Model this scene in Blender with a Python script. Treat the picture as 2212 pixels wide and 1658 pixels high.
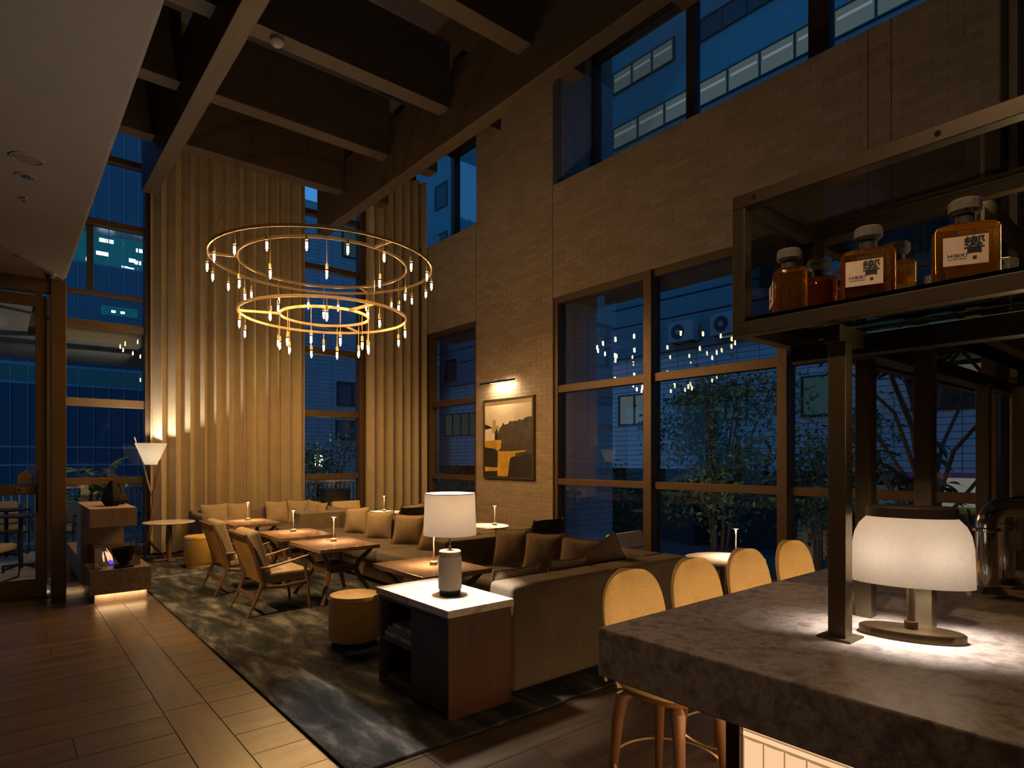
import bpy, math, random
from mathutils import Vector, Matrix, Quaternion
random.seed(7)
PI = math.pi
for o in list(bpy.data.objects):
    bpy.data.objects.remove(o, do_unlink=True)
scene = bpy.context.scene
C = scene.collection

# ------------------------------------------------------------------ camera, world, light, exposure
cam_d = bpy.data.cameras.new('camera')
cam = bpy.data.objects.new('camera', cam_d); C.objects.link(cam)
cam.location = (0, 0, 1.55)
cam.rotation_euler = (PI/2, 0, -math.radians(39.765))
cam_d.sensor_fit = 'HORIZONTAL'; cam_d.sensor_width = 36.0
cam_d.lens = 1323.9/2212*36.0
cam_d.shift_y = (989.6-829)/2212
cam_d.clip_start = 0.05; cam_d.clip_end = 200
scene.camera = cam

world = bpy.data.worlds.new('dusk_sky'); scene.world = world
world.use_nodes = True
wn = world.node_tree; wn.nodes.clear()
wo = wn.nodes.new('ShaderNodeOutputWorld'); wb = wn.nodes.new('ShaderNodeBackground')
wtc = wn.nodes.new('ShaderNodeTexCoord'); wsep = wn.nodes.new('ShaderNodeSeparateXYZ'); wr = wn.nodes.new('ShaderNodeValToRGB')
wn.links.new(wtc.outputs['Generated'], wsep.inputs[0]); wn.links.new(wsep.outputs['Z'], wr.inputs[0])
wr.color_ramp.elements[0].position = 0.0; wr.color_ramp.elements[0].color = (0.024, 0.105, 0.245, 1)
wr.color_ramp.elements[1].position = 0.6; wr.color_ramp.elements[1].color = (0.017, 0.085, 0.225, 1)
wn.links.new(wr.outputs[0], wb.inputs[0]); wb.inputs[1].default_value = 2.7
wn.links.new(wb.outputs[0], wo.inputs[0])

vs = scene.view_settings
vs.view_transform = 'Standard'; vs.look = 'None'; vs.exposure = 0.0; vs.gamma = 1.0; vs.use_curve_mapping = False
cy = scene.cycles
cy.max_bounces = 6; cy.diffuse_bounces = 3; cy.glossy_bounces = 3; cy.transmission_bounces = 6; cy.transparent_max_bounces = 10
cy.caustics_reflective = False; cy.caustics_refractive = False
cy.sample_clamp_indirect = 3.0; cy.use_light_tree = True; cy.use_denoising = True
WARM = (1.0, 0.60, 0.27)
BULB_DOWN = 15.0     # its downward share
BULB_W = 2.3        # radiant power of one chandelier bulb
KITCHEN_K = 1.0

# ------------------------------------------------------------------ helpers
class MB:
    def __init__(s): s.v = []; s.f = []
    def add(s, vs, fs):
        b = len(s.v); s.v += [tuple(p) for p in vs]; s.f += [tuple(i+b for i in f) for f in fs]; return s
    def box(s, x0, x1, y0, y1, z0, z1):
        return s.add([(x0,y0,z0),(x1,y0,z0),(x1,y1,z0),(x0,y1,z0),(x0,y0,z1),(x1,y0,z1),(x1,y1,z1),(x0,y1,z1)],
                     [(0,3,2,1),(4,5,6,7),(0,1,5,4),(1,2,6,5),(2,3,7,6),(3,0,4,7)])
    def obox(s, c, dx, dy, dz, rz=0.0):
        m = Matrix.Rotation(rz, 3, 'Z'); vs = []
        for z in (-dz/2, dz/2):
            for x, y in ((-dx/2,-dy/2),(dx/2,-dy/2),(dx/2,dy/2),(-dx/2,dy/2)):
                vs.append(m @ Vector((x,y,z)) + Vector(c))
        return s.add(vs, [(0,3,2,1),(4,5,6,7),(0,1,5,4),(1,2,6,5),(2,3,7,6),(3,0,4,7)])
    def tube(s, pts, r, n=8, cap=True, up=None):
        pts = [Vector(p) for p in pts]
        rs = r if isinstance(r, (list, tuple)) else [r]*len(pts)
        rings = []; prev = None
        for i, p in enumerate(pts):
            t = (pts[min(i+1, len(pts)-1)] - pts[max(i-1, 0)]).normalized()
            if prev is None:
                a = Vector((0,0,1)) if abs(t.z) < 0.9 else Vector((1,0,0))
                u = t.cross(a).normalized()
            else:
                u = (prev - t*prev.dot(t)).normalized()
            prev = u; w = t.cross(u)
            rr = rs[i]; ra, rb = rr if isinstance(rr, tuple) else (rr, rr)
            rings.append([p + u*math.cos(2*PI*k/n + PI/n)*ra + w*math.sin(2*PI*k/n + PI/n)*rb for k in range(n)])
        vs = [q for ring in rings for q in ring]; fs = []
        for i in range(len(pts)-1):
            for k in range(n):
                a = i*n+k; b = i*n+(k+1) % n
                fs.append((a, b, b+n, a+n))
        if cap:
            fs.append(tuple(reversed(range(n)))); fs.append(tuple(range((len(pts)-1)*n, len(pts)*n)))
        return s.add(vs, fs)
    def lathe(s, prof, n=24, c=(0,0,0), sx=1.0, sy=1.0, e=2.0, closed=False, phase=0.0):
        vs = []; fs = []
        for r, z in prof:
            for k in range(n):
                a = 2*PI*k/n + phase; ca, sa = math.cos(a), math.sin(a)
                if e != 2.0:
                    ca = math.copysign(abs(ca)**(2/e), ca); sa = math.copysign(abs(sa)**(2/e), sa)
                vs.append((c[0]+r*ca*sx, c[1]+r*sa*sy, c[2]+z))
        m = len(prof)
        for i in range(m if closed else m-1):
            for k in range(n):
                a = i*n+k; b = i*n+(k+1) % n; j = ((i+1) % m)*n
                fs.append((a, b, j+(k+1) % n, j+k))
        if not closed:
            if prof[0][0] > 1e-6: fs.append(tuple(reversed(range(n))))
            if prof[-1][0] > 1e-6: fs.append(tuple(range((m-1)*n, m*n)))
        return s.add(vs, fs)
    def prism(s, poly, axis, a, b):
        # poly: 2-D outline, extruded along axis from a to b; axis 'x': poly=(y,z), 'y': (x,z), 'z': (x,y)
        n = len(poly)
        def P(p, t):
            return {'x': (t, p[0], p[1]), 'y': (p[0], t, p[1]), 'z': (p[0], p[1], t)}[axis]
        vs = [P(p, a) for p in poly] + [P(p, b) for p in poly]
        fs = [tuple(range(n)), tuple(range(2*n-1, n-1, -1))]
        for i in range(n):
            j = (i+1) % n; fs.append((j, i, i+n, j+n))
        return s.add(vs, fs)
    def surf(s, nu, nv, fn, closeu=False):
        vs = [fn(i/(nu-1) if not closeu else i/nu, j/(nv-1)) for i in range(nu) for j in range(nv)]
        fs = []
        for i in range(nu if closeu else nu-1):
            for j in range(nv-1):
                a = i*nv+j; b = ((i+1) % nu)*nv+j
                fs.append((a, b, b+1, a+1))
        return s.add(vs, fs)
    def mesh(s, name, mat, smooth=False):
        me = bpy.data.meshes.new(name); me.from_pydata(s.v, [], s.f); me.update()
        if mat: me.materials.append(mat)
        if smooth:
            me.polygons.foreach_set('use_smooth', [True]*len(me.polygons))
            try: me.set_sharp_from_angle(angle=math.radians(38))
            except Exception: pass
        return me
    def build(s, name, mat, parent=None, smooth=False, bevel=0.0, seg=2, fix=False):
        me = s.mesh(name, mat, smooth)
        if fix:
            import bmesh
            bm = bmesh.new(); bm.from_mesh(me); bmesh.ops.remove_doubles(bm, verts=bm.verts, dist=1e-5)
            bmesh.ops.recalc_face_normals(bm, faces=bm.faces); bm.to_mesh(me); bm.free()
        o = bpy.data.objects.new(name, me); C.objects.link(o)
        if parent: o.parent = parent
        if bevel > 0:
            md = o.modifiers.new('bevel', 'BEVEL'); md.width = bevel; md.segments = seg; md.limit_method = 'ANGLE'; md.angle_limit = math.radians(40)
            if seg > 2:
                me.polygons.foreach_set('use_smooth', [True]*len(me.polygons))
                wn_ = o.modifiers.new('normals', 'WEIGHTED_NORMAL'); wn_.keep_sharp = True
        return o
def B(name, mat, parent, *dims, bevel=0.0, seg=2):
    m = MB()
    for d in dims: m.box(*d)
    return m.build(name, mat, parent, bevel=bevel, seg=seg)
def tag(o, label=None, cat=None, group=None, kind=None):
    if label: o['label'] = label
    if cat: o['category'] = cat
    if group: o['group'] = group
    if kind: o['kind'] = kind
    return o
def thing(name, label, cat, loc=(0,0,0), rz=0.0, group=None):
    o = bpy.data.objects.new(name, None); C.objects.link(o); o.empty_display_size = 0.1
    o.location = loc; o.rotation_euler = (0, 0, rz)
    return tag(o, label, cat, group)
def struct(name, loc=(0,0,0)):
    o = bpy.data.objects.new(name, None); C.objects.link(o); o.location = loc; o['kind'] = 'structure'; return o
def piece(name, me, parent, loc, rot=(0,0,0), scale=(1,1,1)):
    o = bpy.data.objects.new(name, me); C.objects.link(o); o.parent = parent
    o.location = loc; o.rotation_euler = rot; o.scale = scale; return o
KIDS = {}
def dup(root, loc, rz, label=None, group=None):
    r = root.copy(); C.objects.link(r); r.location = loc; r.rotation_euler = (0, 0, rz)
    if label: r['label'] = label
    if group: r['group'] = group
    def rec(a, b):
        for ch in [x for x in a.children]:
            c = ch.copy(); C.objects.link(c); c.parent = b; rec(ch, c)
    rec(root, r); return r
def lamp(kind, name, parent, loc, power, color=WARM, size=0.05, direction=None, **kw):
    d = bpy.data.lights.new(name, kind); d.energy = power; d.color = color
    if kind == 'POINT': d.shadow_soft_size = size
    if kind == 'SPOT':
        d.shadow_soft_size = size; d.spot_size = kw.get('angle', 2.4); d.spot_blend = kw.get('blend', 0.6)
    if kind == 'AREA':
        d.shape = 'RECTANGLE'; d.size = kw.get('sx', size); d.size_y = kw.get('sy', size)
        d.spread = kw.get('spread', PI)
    o = bpy.data.objects.new(name, d); C.objects.link(o); o.parent = parent; o.location = loc
    if direction: o.rotation_mode = 'QUATERNION'; o.rotation_quaternion = Vector(direction).to_track_quat('-Z', 'Y')
    return o
def text_mesh(name, body, size, mat, parent, loc, rot, bold=0.0, sx=1.0):
    cu = bpy.data.curves.new(name, 'FONT'); cu.body = body; cu.size = size; cu.align_x = 'CENTER'; cu.align_y = 'CENTER'
    cu.extrude = 0.0002; cu.offset = bold; cu.resolution_u = 3
    o = bpy.data.objects.new(name, cu); C.objects.link(o)
    dg = bpy.context.evaluated_depsgraph_get()
    me = bpy.data.meshes.new_from_object(o.evaluated_get(dg)); bpy.data.objects.remove(o, do_unlink=True)
    me.materials.clear(); me.materials.append(mat)
    q = bpy.data.objects.new(name, me); C.objects.link(q); q.parent = parent; q.location = loc; q.rotation_euler = rot; q.scale = (sx, 1, 1)
    return q

# ------------------------------------------------------------------ materials
def _new(name):
    m = bpy.data.materials.new(name); m.use_nodes = True; nt = m.node_tree
    b = nt.nodes['Principled BSDF']; return m, nt, b
def _coord(nt, scale=(1,1,1), rnd=0.0):
    tc = nt.nodes.new('ShaderNodeTexCoord'); mp = nt.nodes.new('ShaderNodeMapping')
    mp.inputs['Scale'].default_value = scale
    nt.links.new(tc.outputs['Object'], mp.inputs['Vector'])
    if rnd:
        oi = nt.nodes.new('ShaderNodeObjectInfo'); mu = nt.nodes.new('ShaderNodeMath'); mu.operation = 'MULTIPLY'; mu.inputs[1].default_value = rnd
        cb = nt.nodes.new('ShaderNodeCombineXYZ')
        nt.links.new(oi.outputs['Random'], mu.inputs[0])
        for k in range(3): nt.links.new(mu.outputs[0], cb.inputs[k])
        nt.links.new(cb.outputs[0], mp.inputs['Location'])
    return mp.outputs[0]
def _ramp(nt, fac, stops):
    r = nt.nodes.new('ShaderNodeValToRGB'); e = r.color_ramp.elements
    while len(e) < len(stops): e.new(0.5)
    for i, (p, c) in enumerate(stops):
        e[i].position = p; e[i].color = (c[0], c[1], c[2], 1)
    nt.links.new(fac, r.inputs[0]); return r.outputs[0]
def _noise(nt, vec, scale, detail=4, rough=0.55, dist=0.0):
    n = nt.nodes.new('ShaderNodeTexNoise'); n.inputs['Scale'].default_value = scale; n.inputs['Detail'].default_value = detail
    n.inputs['Roughness'].default_value = rough; n.inputs['Distortion'].default_value = dist
    nt.links.new(vec, n.inputs['Vector']); return n.outputs['Fac']
def _bump(nt, b, h, strength=0.3, dist=0.01):
    bp = nt.nodes.new('ShaderNodeBump'); bp.inputs['Strength'].default_value = strength; bp.inputs['Distance'].default_value = dist
    nt.links.new(h, bp.inputs['Height']); nt.links.new(bp.outputs[0], b.inputs['Normal'])
def plain(name, col, rough=0.5, metal=0.0, spec=0.5, var=0.0, scale=6.0, bump=0.0, bscale=200.0, stretch=(1,1,1), rnd=0.0, sheen=0.0):
    m, nt, b = _new(name)
    b.inputs['Roughness'].default_value = rough; b.inputs['Metallic'].default_value = metal; b.inputs['Specular IOR Level'].default_value = spec
    vec = _coord(nt, stretch, rnd)
    v = max(var, 0.04)
    fac = _noise(nt, vec, scale)
    nt.links.new(_ramp(nt, fac, [(0.3, [c*(1-v) for c in col]), (0.7, [min(1, c*(1+v)) for c in col])]), b.inputs['Base Color'])
    if bump: _bump(nt, b, _noise(nt, vec, bscale, 2), bump, 0.004)
    if sheen: b.inputs['Sheen Weight'].default_value = sheen
    return m
def wood(name, c1, c2, rough=0.4, axis=0, scale=1.0, rnd=17.0, bump=0.12):
    m, nt, b = _new(name); b.inputs['Roughness'].default_value = rough
    st = [9*scale]*3; st[axis] = 0.9*scale
    vec = _coord(nt, st, rnd)
    n1 = _noise(nt, vec, 1.6, 5, 0.6, 0.6); n2 = _noise(nt, vec, 14, 3, 0.6)
    mx = nt.nodes.new('ShaderNodeMath'); mx.operation = 'MULTIPLY_ADD'; mx.inputs[1].default_value = 0.35
    nt.links.new(n2, mx.inputs[0]); nt.links.new(n1, mx.inputs[2])
    nt.links.new(_ramp(nt, mx.outputs[0], [(0.42, c1), (0.85, c2)]), b.inputs['Base Color'])
    _bump(nt, b, mx.outputs[0], bump, 0.004); return m
def emit(name, col, strength):
    m, nt, b = _new(name); nt.nodes.remove(b)
    e = nt.nodes.new('ShaderNodeEmission'); e.inputs[0].default_value = (*col, 1); e.inputs[1].default_value = strength
    nt.links.new(e.outputs[0], nt.nodes['Material Output'].inputs[0]); return m
def thin_glass(name, tint=(0.9,0.95,0.97), ior=1.5, rough=0.0, gain=1.0):
    m, nt, b = _new(name); nt.nodes.remove(b)
    t = nt.nodes.new('ShaderNodeBsdfTransparent'); t.inputs[0].default_value = (*tint, 1)
    g = nt.nodes.new('ShaderNodeBsdfGlossy'); g.inputs['Roughness'].default_value = rough
    fr = nt.nodes.new('ShaderNodeFresnel'); fr.inputs[0].default_value = ior
    mu = nt.nodes.new('ShaderNodeMath'); mu.operation = 'MULTIPLY'; mu.inputs[1].default_value = gain; mu.use_clamp = True
    mx = nt.nodes.new('ShaderNodeMixShader')
    nt.links.new(fr.outputs[0], mu.inputs[0]); nt.links.new(mu.outputs[0], mx.inputs[0])
    nt.links.new(t.outputs[0], mx.inputs[1]); nt.links.new(g.outputs[0], mx.inputs[2])
    nt.links.new(mx.outputs[0], nt.nodes['Material Output'].inputs[0]); return m
def shade_mat(name, col, trans=0.6):
    m, nt, b = _new(name); nt.nodes.remove(b)
    d = nt.nodes.new('ShaderNodeBsdfDiffuse'); t = nt.nodes.new('ShaderNodeBsdfTranslucent'); mx = nt.nodes.new('ShaderNodeMixShader')
    vec = _coord(nt, (1,1,1)); cr = _ramp(nt, _noise(nt, vec, 90, 2), [(0.3, [c*0.94 for c in col]), (0.7, col)])
    nt.links.new(cr, d.inputs[0]); nt.links.new(cr, t.inputs[0]); mx.inputs[0].default_value = trans
    nt.links.new(d.outputs[0], mx.inputs[1]); nt.links.new(t.outputs[0], mx.inputs[2])
    nt.links.new(mx.outputs[0], nt.nodes['Material Output'].inputs[0]); return m
def island(name, cols, rough=0.8, bump=0.35, bscale=60):
    m, nt, b = _new(name); b.inputs['Roughness'].default_value = rough
    g = nt.nodes.new('ShaderNodeNewGeometry'); oi = nt.nodes.new('ShaderNodeObjectInfo')
    ad = nt.nodes.new('ShaderNodeMath'); ad.operation = 'ADD'; fr = nt.nodes.new('ShaderNodeMath'); fr.operation = 'FRACT'
    nt.links.new(g.outputs['Random Per Island'], ad.inputs[0]); nt.links.new(oi.outputs['Random'], ad.inputs[1]); nt.links.new(ad.outputs[0], fr.inputs[0])
    n = len(cols); cr = _ramp(nt, fr.outputs[0], [(i/(n-1) if n > 1 else 0, c) for i, c in enumerate(cols)])
    vec = _coord(nt); nz = _noise(nt, vec, bscale, 3)
    mx = nt.nodes.new('ShaderNodeMix'); mx.data_type = 'RGBA'; mx.blend_type = 'MULTIPLY'; mx.inputs[0].default_value = 0.35
    nt.links.new(cr, mx.inputs[6]); nt.links.new(_ramp(nt, nz, [(0.3, (0.6,0.6,0.6)), (0.7, (1,1,1))]), mx.inputs[7])
    nt.links.new(mx.outputs[2], b.inputs['Base Color'])
    if bump: _bump(nt, b, nz, bump, 0.004)
    return m
def fabric(name, c1, c2, scale=140, rough=0.95, bump=0.5):
    m, nt, b = _new(name); b.inputs['Roughness'].default_value = rough; b.inputs['Specular IOR Level'].default_value = 0.15
    vec = _coord(nt); a = _noise(nt, vec, scale, 2, 0.7); big = _noise(nt, vec, 5, 3)
    mx = nt.nodes.new('ShaderNodeMath'); mx.operation = 'MULTIPLY_ADD'; mx.inputs[1].default_value = 0.35
    nt.links.new(big, mx.inputs[0]); nt.links.new(a, mx.inputs[2])
    nt.links.new(_ramp(nt, mx.outputs[0], [(0.5, c1), (0.85, c2)]), b.inputs['Base Color'])
    _bump(nt, b, a, bump, 0.003); return m
def stone(name, stops, scale, rough=0.4, specks=None, stretch=(1,1,1), bump=0.0, dist=0.8):
    m, nt, b = _new(name); b.inputs['Roughness'].default_value = rough
    vec = _coord(nt, stretch); f1 = _noise(nt, vec, scale, 8, 0.65, dist)
    col = _ramp(nt, f1, stops)
    if specks:
        v = nt.nodes.new('ShaderNodeTexVoronoi'); v.inputs['Scale'].default_value = specks[0]; nt.links.new(vec, v.inputs['Vector'])
        fac = _ramp(nt, v.outputs['Distance'], [(specks[1]*0.8, (1,1,1)), (specks[1], (0,0,0))])
        n2 = _noise(nt, vec, specks[0]*0.5, 2)
        th = _ramp(nt, n2, [(0.52, (0,0,0)), (0.58, (1,1,1))])
        ml = nt.nodes.new('ShaderNodeMath'); ml.operation = 'MULTIPLY'; nt.links.new(fac, ml.inputs[0]); nt.links.new(th, ml.inputs[1])
        mx = nt.nodes.new('ShaderNodeMix'); mx.data_type = 'RGBA'; nt.links.new(ml.outputs[0], mx.inputs[0]); nt.links.new(col, mx.inputs[6])
        mx.inputs[7].default_value = (*specks[2], 1); col = mx.outputs[2]
    nt.links.new(col, b.inputs['Base Color'])
    if bump: _bump(nt, b, f1, bump, 0.003)
    return m
def tilewall(name, c1, c2, mortar, w, h, axis, rough=0.5):
    # fine tiling of a far facade; axis = which horizontal world axis the wall runs along
    m, nt, b = _new(name); b.inputs['Roughness'].default_value = rough
    tc = nt.nodes.new('ShaderNodeTexCoord'); sp = nt.nodes.new('ShaderNodeSeparateXYZ'); cb = nt.nodes.new('ShaderNodeCombineXYZ')
    nt.links.new(tc.outputs['Object'], sp.inputs[0]); nt.links.new(sp.outputs[axis], cb.inputs[0]); nt.links.new(sp.outputs['Z'], cb.inputs[1])
    bt = nt.nodes.new('ShaderNodeTexBrick'); nt.links.new(cb.outputs[0], bt.inputs['Vector'])
    bt.offset = 0.0; bt.inputs['Scale'].default_value = 1.0; bt.inputs['Brick Width'].default_value = w; bt.inputs['Row Height'].default_value = h
    bt.inputs['Mortar Size'].default_value = h*0.07; bt.inputs['Color1'].default_value = (*c1,1); bt.inputs['Color2'].default_value = (*c2,1); bt.inputs['Mortar'].default_value = (*mortar,1)
    nt.links.new(bt.outputs['Color'], b.inputs['Base Color']); return m
def liquid(name, col, ior=1.4, rough=0.0):
    m, nt, b = _new(name); b.inputs['Base Color'].default_value = (*col, 1); b.inputs['Transmission Weight'].default_value = 1.0
    b.inputs['IOR'].default_value = ior; b.inputs['Roughness'].default_value = rough
    vec = _coord(nt); nt.links.new(_ramp(nt, _noise(nt, vec, 8, 2), [(0.2, [c*0.9 for c in col]), (0.8, col)]), b.inputs['Base Color'])
    return m

M = {}
M['plank'] = wood('oak_plank', (0.036,0.025,0.017), (0.105,0.072,0.046), 0.30, 0, 0.8, 23.0, 0.10)
M['subfloor'] = plain('subfloor', (0.04,0.03,0.02), 0.8)
M['brick'] = island('pale_brick', [(0.255,0.195,0.135),(0.295,0.23,0.16),(0.225,0.17,0.115),(0.275,0.215,0.15)], 0.82, 0.4, 45)
M['mortar'] = plain('mortar', (0.245,0.195,0.14), 0.9, var=0.1, scale=20)
M['beam'] = wood('beam_oak', (0.04,0.026,0.014), (0.068,0.045,0.024), 0.6, 1, 0.5)
M['joist'] = wood('joist_oak', (0.04,0.026,0.014), (0.068,0.045,0.024), 0.6, 0, 0.5)
M['ceil'] = plain('ceiling_paint', (0.16,0.135,0.12), 0.9)
M['soffit'] = plain('soffit_paint', (0.23,0.195,0.165), 0.85)
M['fascia'] = plain('fascia_paint', (0.09,0.075,0.06), 0.8)
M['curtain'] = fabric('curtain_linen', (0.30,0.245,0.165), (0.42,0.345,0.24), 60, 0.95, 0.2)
M['curtain_dark'] = fabric('curtain_taupe', (0.10,0.082,0.062), (0.15,0.125,0.095), 60, 0.95, 0.2)  # darker copy of the linen; dimness put into the cloth colour
M['bronze'] = plain('bronze_frame', (0.105,0.066,0.032), 0.45, 0.45, var=0.1)
M['bronze_dark'] = plain('bronze_dark', (0.055,0.042,0.03), 0.5, 0.4)
M['brass'] = plain('satin_brass', (0.50,0.36,0.20), 0.42, 0.8, var=0.06)
M['brass_old'] = plain('antique_brass', (0.085,0.054,0.026), 0.36, 0.75, var=0.12)
M['brushed'] = plain('brushed_bronze', (0.155,0.12,0.07), 0.38, 0.85, var=0.08, scale=40, stretch=(30,30,0.6))
M['chrome'] = plain('polished_chrome', (0.75,0.75,0.75), 0.06, 1.0)
M['black_metal'] = plain('black_metal', (0.018,0.016,0.015), 0.45, 0.3)
M['black'] = plain('matt_black', (0.008,0.008,0.009), 0.85, 0.0, 0.2)
M['glass'] = thin_glass('window_glass', (0.95,0.975,0.98), 1.40, 0.0, 0.48)
M['shelf_glass'] = thin_glass('shelf_glass', (0.72,0.9,0.82), 1.5, 0.0, 1.0)
M['case_glass'] = thin_glass('case_glass', (0.96,0.97,0.97), 1.4, 0.0, 0.8)
M['bulb_glass'] = thin_glass('bulb_glass', (0.99,0.97,0.93), 1.3, 0.02, 0.8)
M['filament'] = emit('bulb_filament', (1.0, 0.60, 0.25), BULB_W/(PI*2*PI*0.0125*0.072))
M['rug'] = None
M['sofa'] = fabric('taupe_tweed', (0.115,0.088,0.066), (0.205,0.165,0.128), 160)
M['sofa_seat'] = fabric('dark_seat_cloth', (0.075,0.058,0.045), (0.125,0.10,0.08), 160)
M['pillow'] = fabric('speckled_velvet', (0.20,0.15,0.09), (0.36,0.28,0.18), 110)
M['pillow_dark'] = fabric('brown_velvet', (0.13,0.09,0.06), (0.22,0.165,0.115), 110)
M['piping'] = fabric('pillow_piping', (0.08,0.06,0.045), (0.13,0.10,0.07), 90)
M['walnut'] = wood('walnut', (0.06,0.032,0.018), (0.16,0.09,0.05), 0.35, 2, 0.8)
M['walnut_x'] = wood('walnut_top', (0.14,0.085,0.052), (0.27,0.17,0.105), 0.14, 1, 0.8)
M['mahogany'] = wood('red_walnut', (0.05,0.016,0.007), (0.105,0.04,0.016), 0.35, 2, 0.6)
M['mahog_dark'] = wood('dark_walnut', (0.03,0.014,0.009), (0.07,0.035,0.02), 0.45, 2, 0.6)
M['leatherback'] = plain('tan_leather', (0.42,0.24,0.06), 0.5, var=0.15, scale=8, bump=0.1)
M['cushion'] = fabric('grey_beige_cushion', (0.25,0.20,0.155), (0.36,0.30,0.235), 120)
M['mustard'] = plain('mustard_leather', (0.52,0.33,0.085), 0.42, var=0.08, scale=10, bump=0.12, bscale=300)
M['mustard_cloth'] = fabric('mustard_wool', (0.46,0.32,0.14), (0.62,0.45,0.22), 180)
M['cream_leather'] = plain('cream_leather', (0.52,0.40,0.22), 0.5, var=0.06)
M['grey_leather'] = plain('pale_grey_leather', (0.36,0.33,0.36), 0.5, var=0.06)
M['dark_leather'] = plain('dark_leather', (0.035,0.028,0.03), 0.38, var=0.1)
M['marble'] = stone('white_marble', [(0.30,(0.30,0.27,0.23)),(0.42,(0.62,0.57,0.49)),(0.56,(0.80,0.75,0.67)),(0.72,(0.66,0.60,0.53))], 7, 0.18)
M['marble_pink'] = stone('pink_marble', [(0.3,(0.42,0.36,0.34)),(0.5,(0.66,0.60,0.57)),(0.7,(0.5,0.44,0.42))], 12, 0.2)
M['counter'] = stone('fossil_stone', [(0.34,(0.22,0.18,0.16)),(0.47,(0.36,0.30,0.27)),(0.56,(0.52,0.45,0.41)),(0.64,(0.32,0.27,0.245)),(0.74,(0.48,0.41,0.37))], 24, 0.30, (34, 0.17, (0.52,0.43,0.34)), (1,1,1), 0.0, 0.25)
M['terrazzo'] = stone('brown_terrazzo', [(0.3,(0.09,0.06,0.045)),(0.6,(0.17,0.125,0.10)),(0.8,(0.12,0.085,0.07))], 14, 0.35, (45, 0.22, (0.36,0.29,0.23)))
M['hearth_wood'] = wood('smoked_oak_veneer', (0.20,0.14,0.105), (0.30,0.225,0.17), 0.5, 2, 0.5)
M['white_ceramic'] = plain('white_ceramic', (0.88,0.86,0.82), 0.35)
M['pale_wood'] = wood('pale_wood', (0.36,0.25,0.14), (0.55,0.40,0.25), 0.5, 2, 1.2)
M['shade_linen'] = shade_mat('linen_shade', (0.95,0.88,0.80), 0.72)
M['shade_white'] = shade_mat('white_shade', (0.96,0.94,0.88), 0.75)
M['opal'] = shade_mat('opal_glass', (0.98,0.93,0.86), 0.82)
M['paper'] = plain('paper_label', (0.74,0.58,0.45), 0.85, var=0.06, scale=40)
M['ink'] = plain('black_ink', (0.02,0.022,0.03), 0.7)
M['whisky'] = liquid('amber_whisky', (0.86,0.42,0.06), 1.36)
M['whisky_red'] = liquid('red_whisky', (0.62,0.17,0.03), 1.36)
M['crystal0'] = thin_glass('crystal', (0.93,0.92,0.90), 1.75, 0.03, 1.6)
def mix_diffuse(name, base, col, k, kind='ShaderNodeBsdfDiffuse'):
    m = M[base].copy(); m.name = name; nt = m.node_tree; out = nt.nodes['Material Output']
    src = out.inputs[0].links[0].from_socket; d = nt.nodes.new(kind); d.inputs[0].default_value = (*col, 1)
    mx = nt.nodes.new('ShaderNodeMixShader'); mx.inputs[0].default_value = k
    nt.links.new(src, mx.inputs[1]); nt.links.new(d.outputs[0], mx.inputs[2]); nt.links.new(mx.outputs[0], out.inputs[0]); return m
M['crystal'] = mix_diffuse('crystal', 'crystal0', (0.8, 0.76, 0.70), 0.18)
M['whisky'] = mix_diffuse('amber_whisky', 'whisky', (0.85, 0.40, 0.04), 0.16, 'ShaderNodeBsdfTranslucent')
M['whisky_red'] = mix_diffuse('red_whisky', 'whisky_red', (0.7, 0.18, 0.02), 0.16, 'ShaderNodeBsdfTranslucent')
M['leaf'] = plain('dark_green_leaf', (0.035,0.085,0.03), 0.4, var=0.35, scale=3)
M['leaf_tree'] = plain('tree_leaf', (0.10,0.19,0.10), 0.45, var=0.4, scale=2)
M['bark'] = plain('bark', (0.11,0.085,0.065), 0.9, var=0.3, scale=20, bump=0.4, bscale=40)
M['terr_tile'] = plain('terrace_tile', (0.30,0.29,0.28), 0.5, var=0.1, scale=3)
M['rope'] = plain('grey_rope', (0.10,0.09,0.09), 0.8)
M['led'] = emit('led_glow', (1.0, 0.66, 0.32), 14.0)
M['led_disc'] = emit('led_disc', (1.0, 0.66, 0.32), 20.0)
M['panel_glow'] = emit('backlit_parchment', (1.0, 0.60, 0.33), 0.98)
M['tile_blue'] = island('glazed_tile', [(0.34,0.36,0.40),(0.38,0.40,0.44),(0.36,0.38,0.42)], 0.45, 0.1, 20)
M['bld_tile'] = tilewall('facade_tile', (0.60,0.63,0.64), (0.55,0.58,0.59), (0.16,0.17,0.18), 0.62, 0.15, 'Y')
M['bld_tile_x'] = tilewall('facade_tile_x', (0.34,0.36,0.39), (0.30,0.32,0.35), (0.16,0.17,0.18), 0.5, 0.14, 'X')
M['bld_plain'] = plain('facade_render', (0.13,0.225,0.24), 0.8, var=0.05)
M['bld_dark'] = plain('facade_dark', (0.025,0.028,0.032), 0.5)
M['eave'] = plain('eave_paint', (0.30,0.28,0.23), 0.8)
M['cw_mull'] = plain('curtain_wall_mullion', (0.20,0.26,0.33), 0.4, 0.3)
M['cw_pane'] = plain('curtain_wall_pane', (0.06,0.09,0.13), 0.12, 0.0, 0.6)
M['lit_teal'] = emit('lit_window_teal', (0.22, 0.52, 0.60), 0.065)
M['lit_grey'] = emit('lit_window_grey', (0.42, 0.60, 0.66), 0.14)
M['lit_office'] = emit('lit_office', (0.02, 0.30, 0.42), 0.22)
M['tube_light'] = emit('fluorescent_tube', (0.6, 0.72, 0.8), 0.26)
M['office_lamp'] = emit('office_lamp', (0.8, 0.95, 1.0), 4.0)
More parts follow.
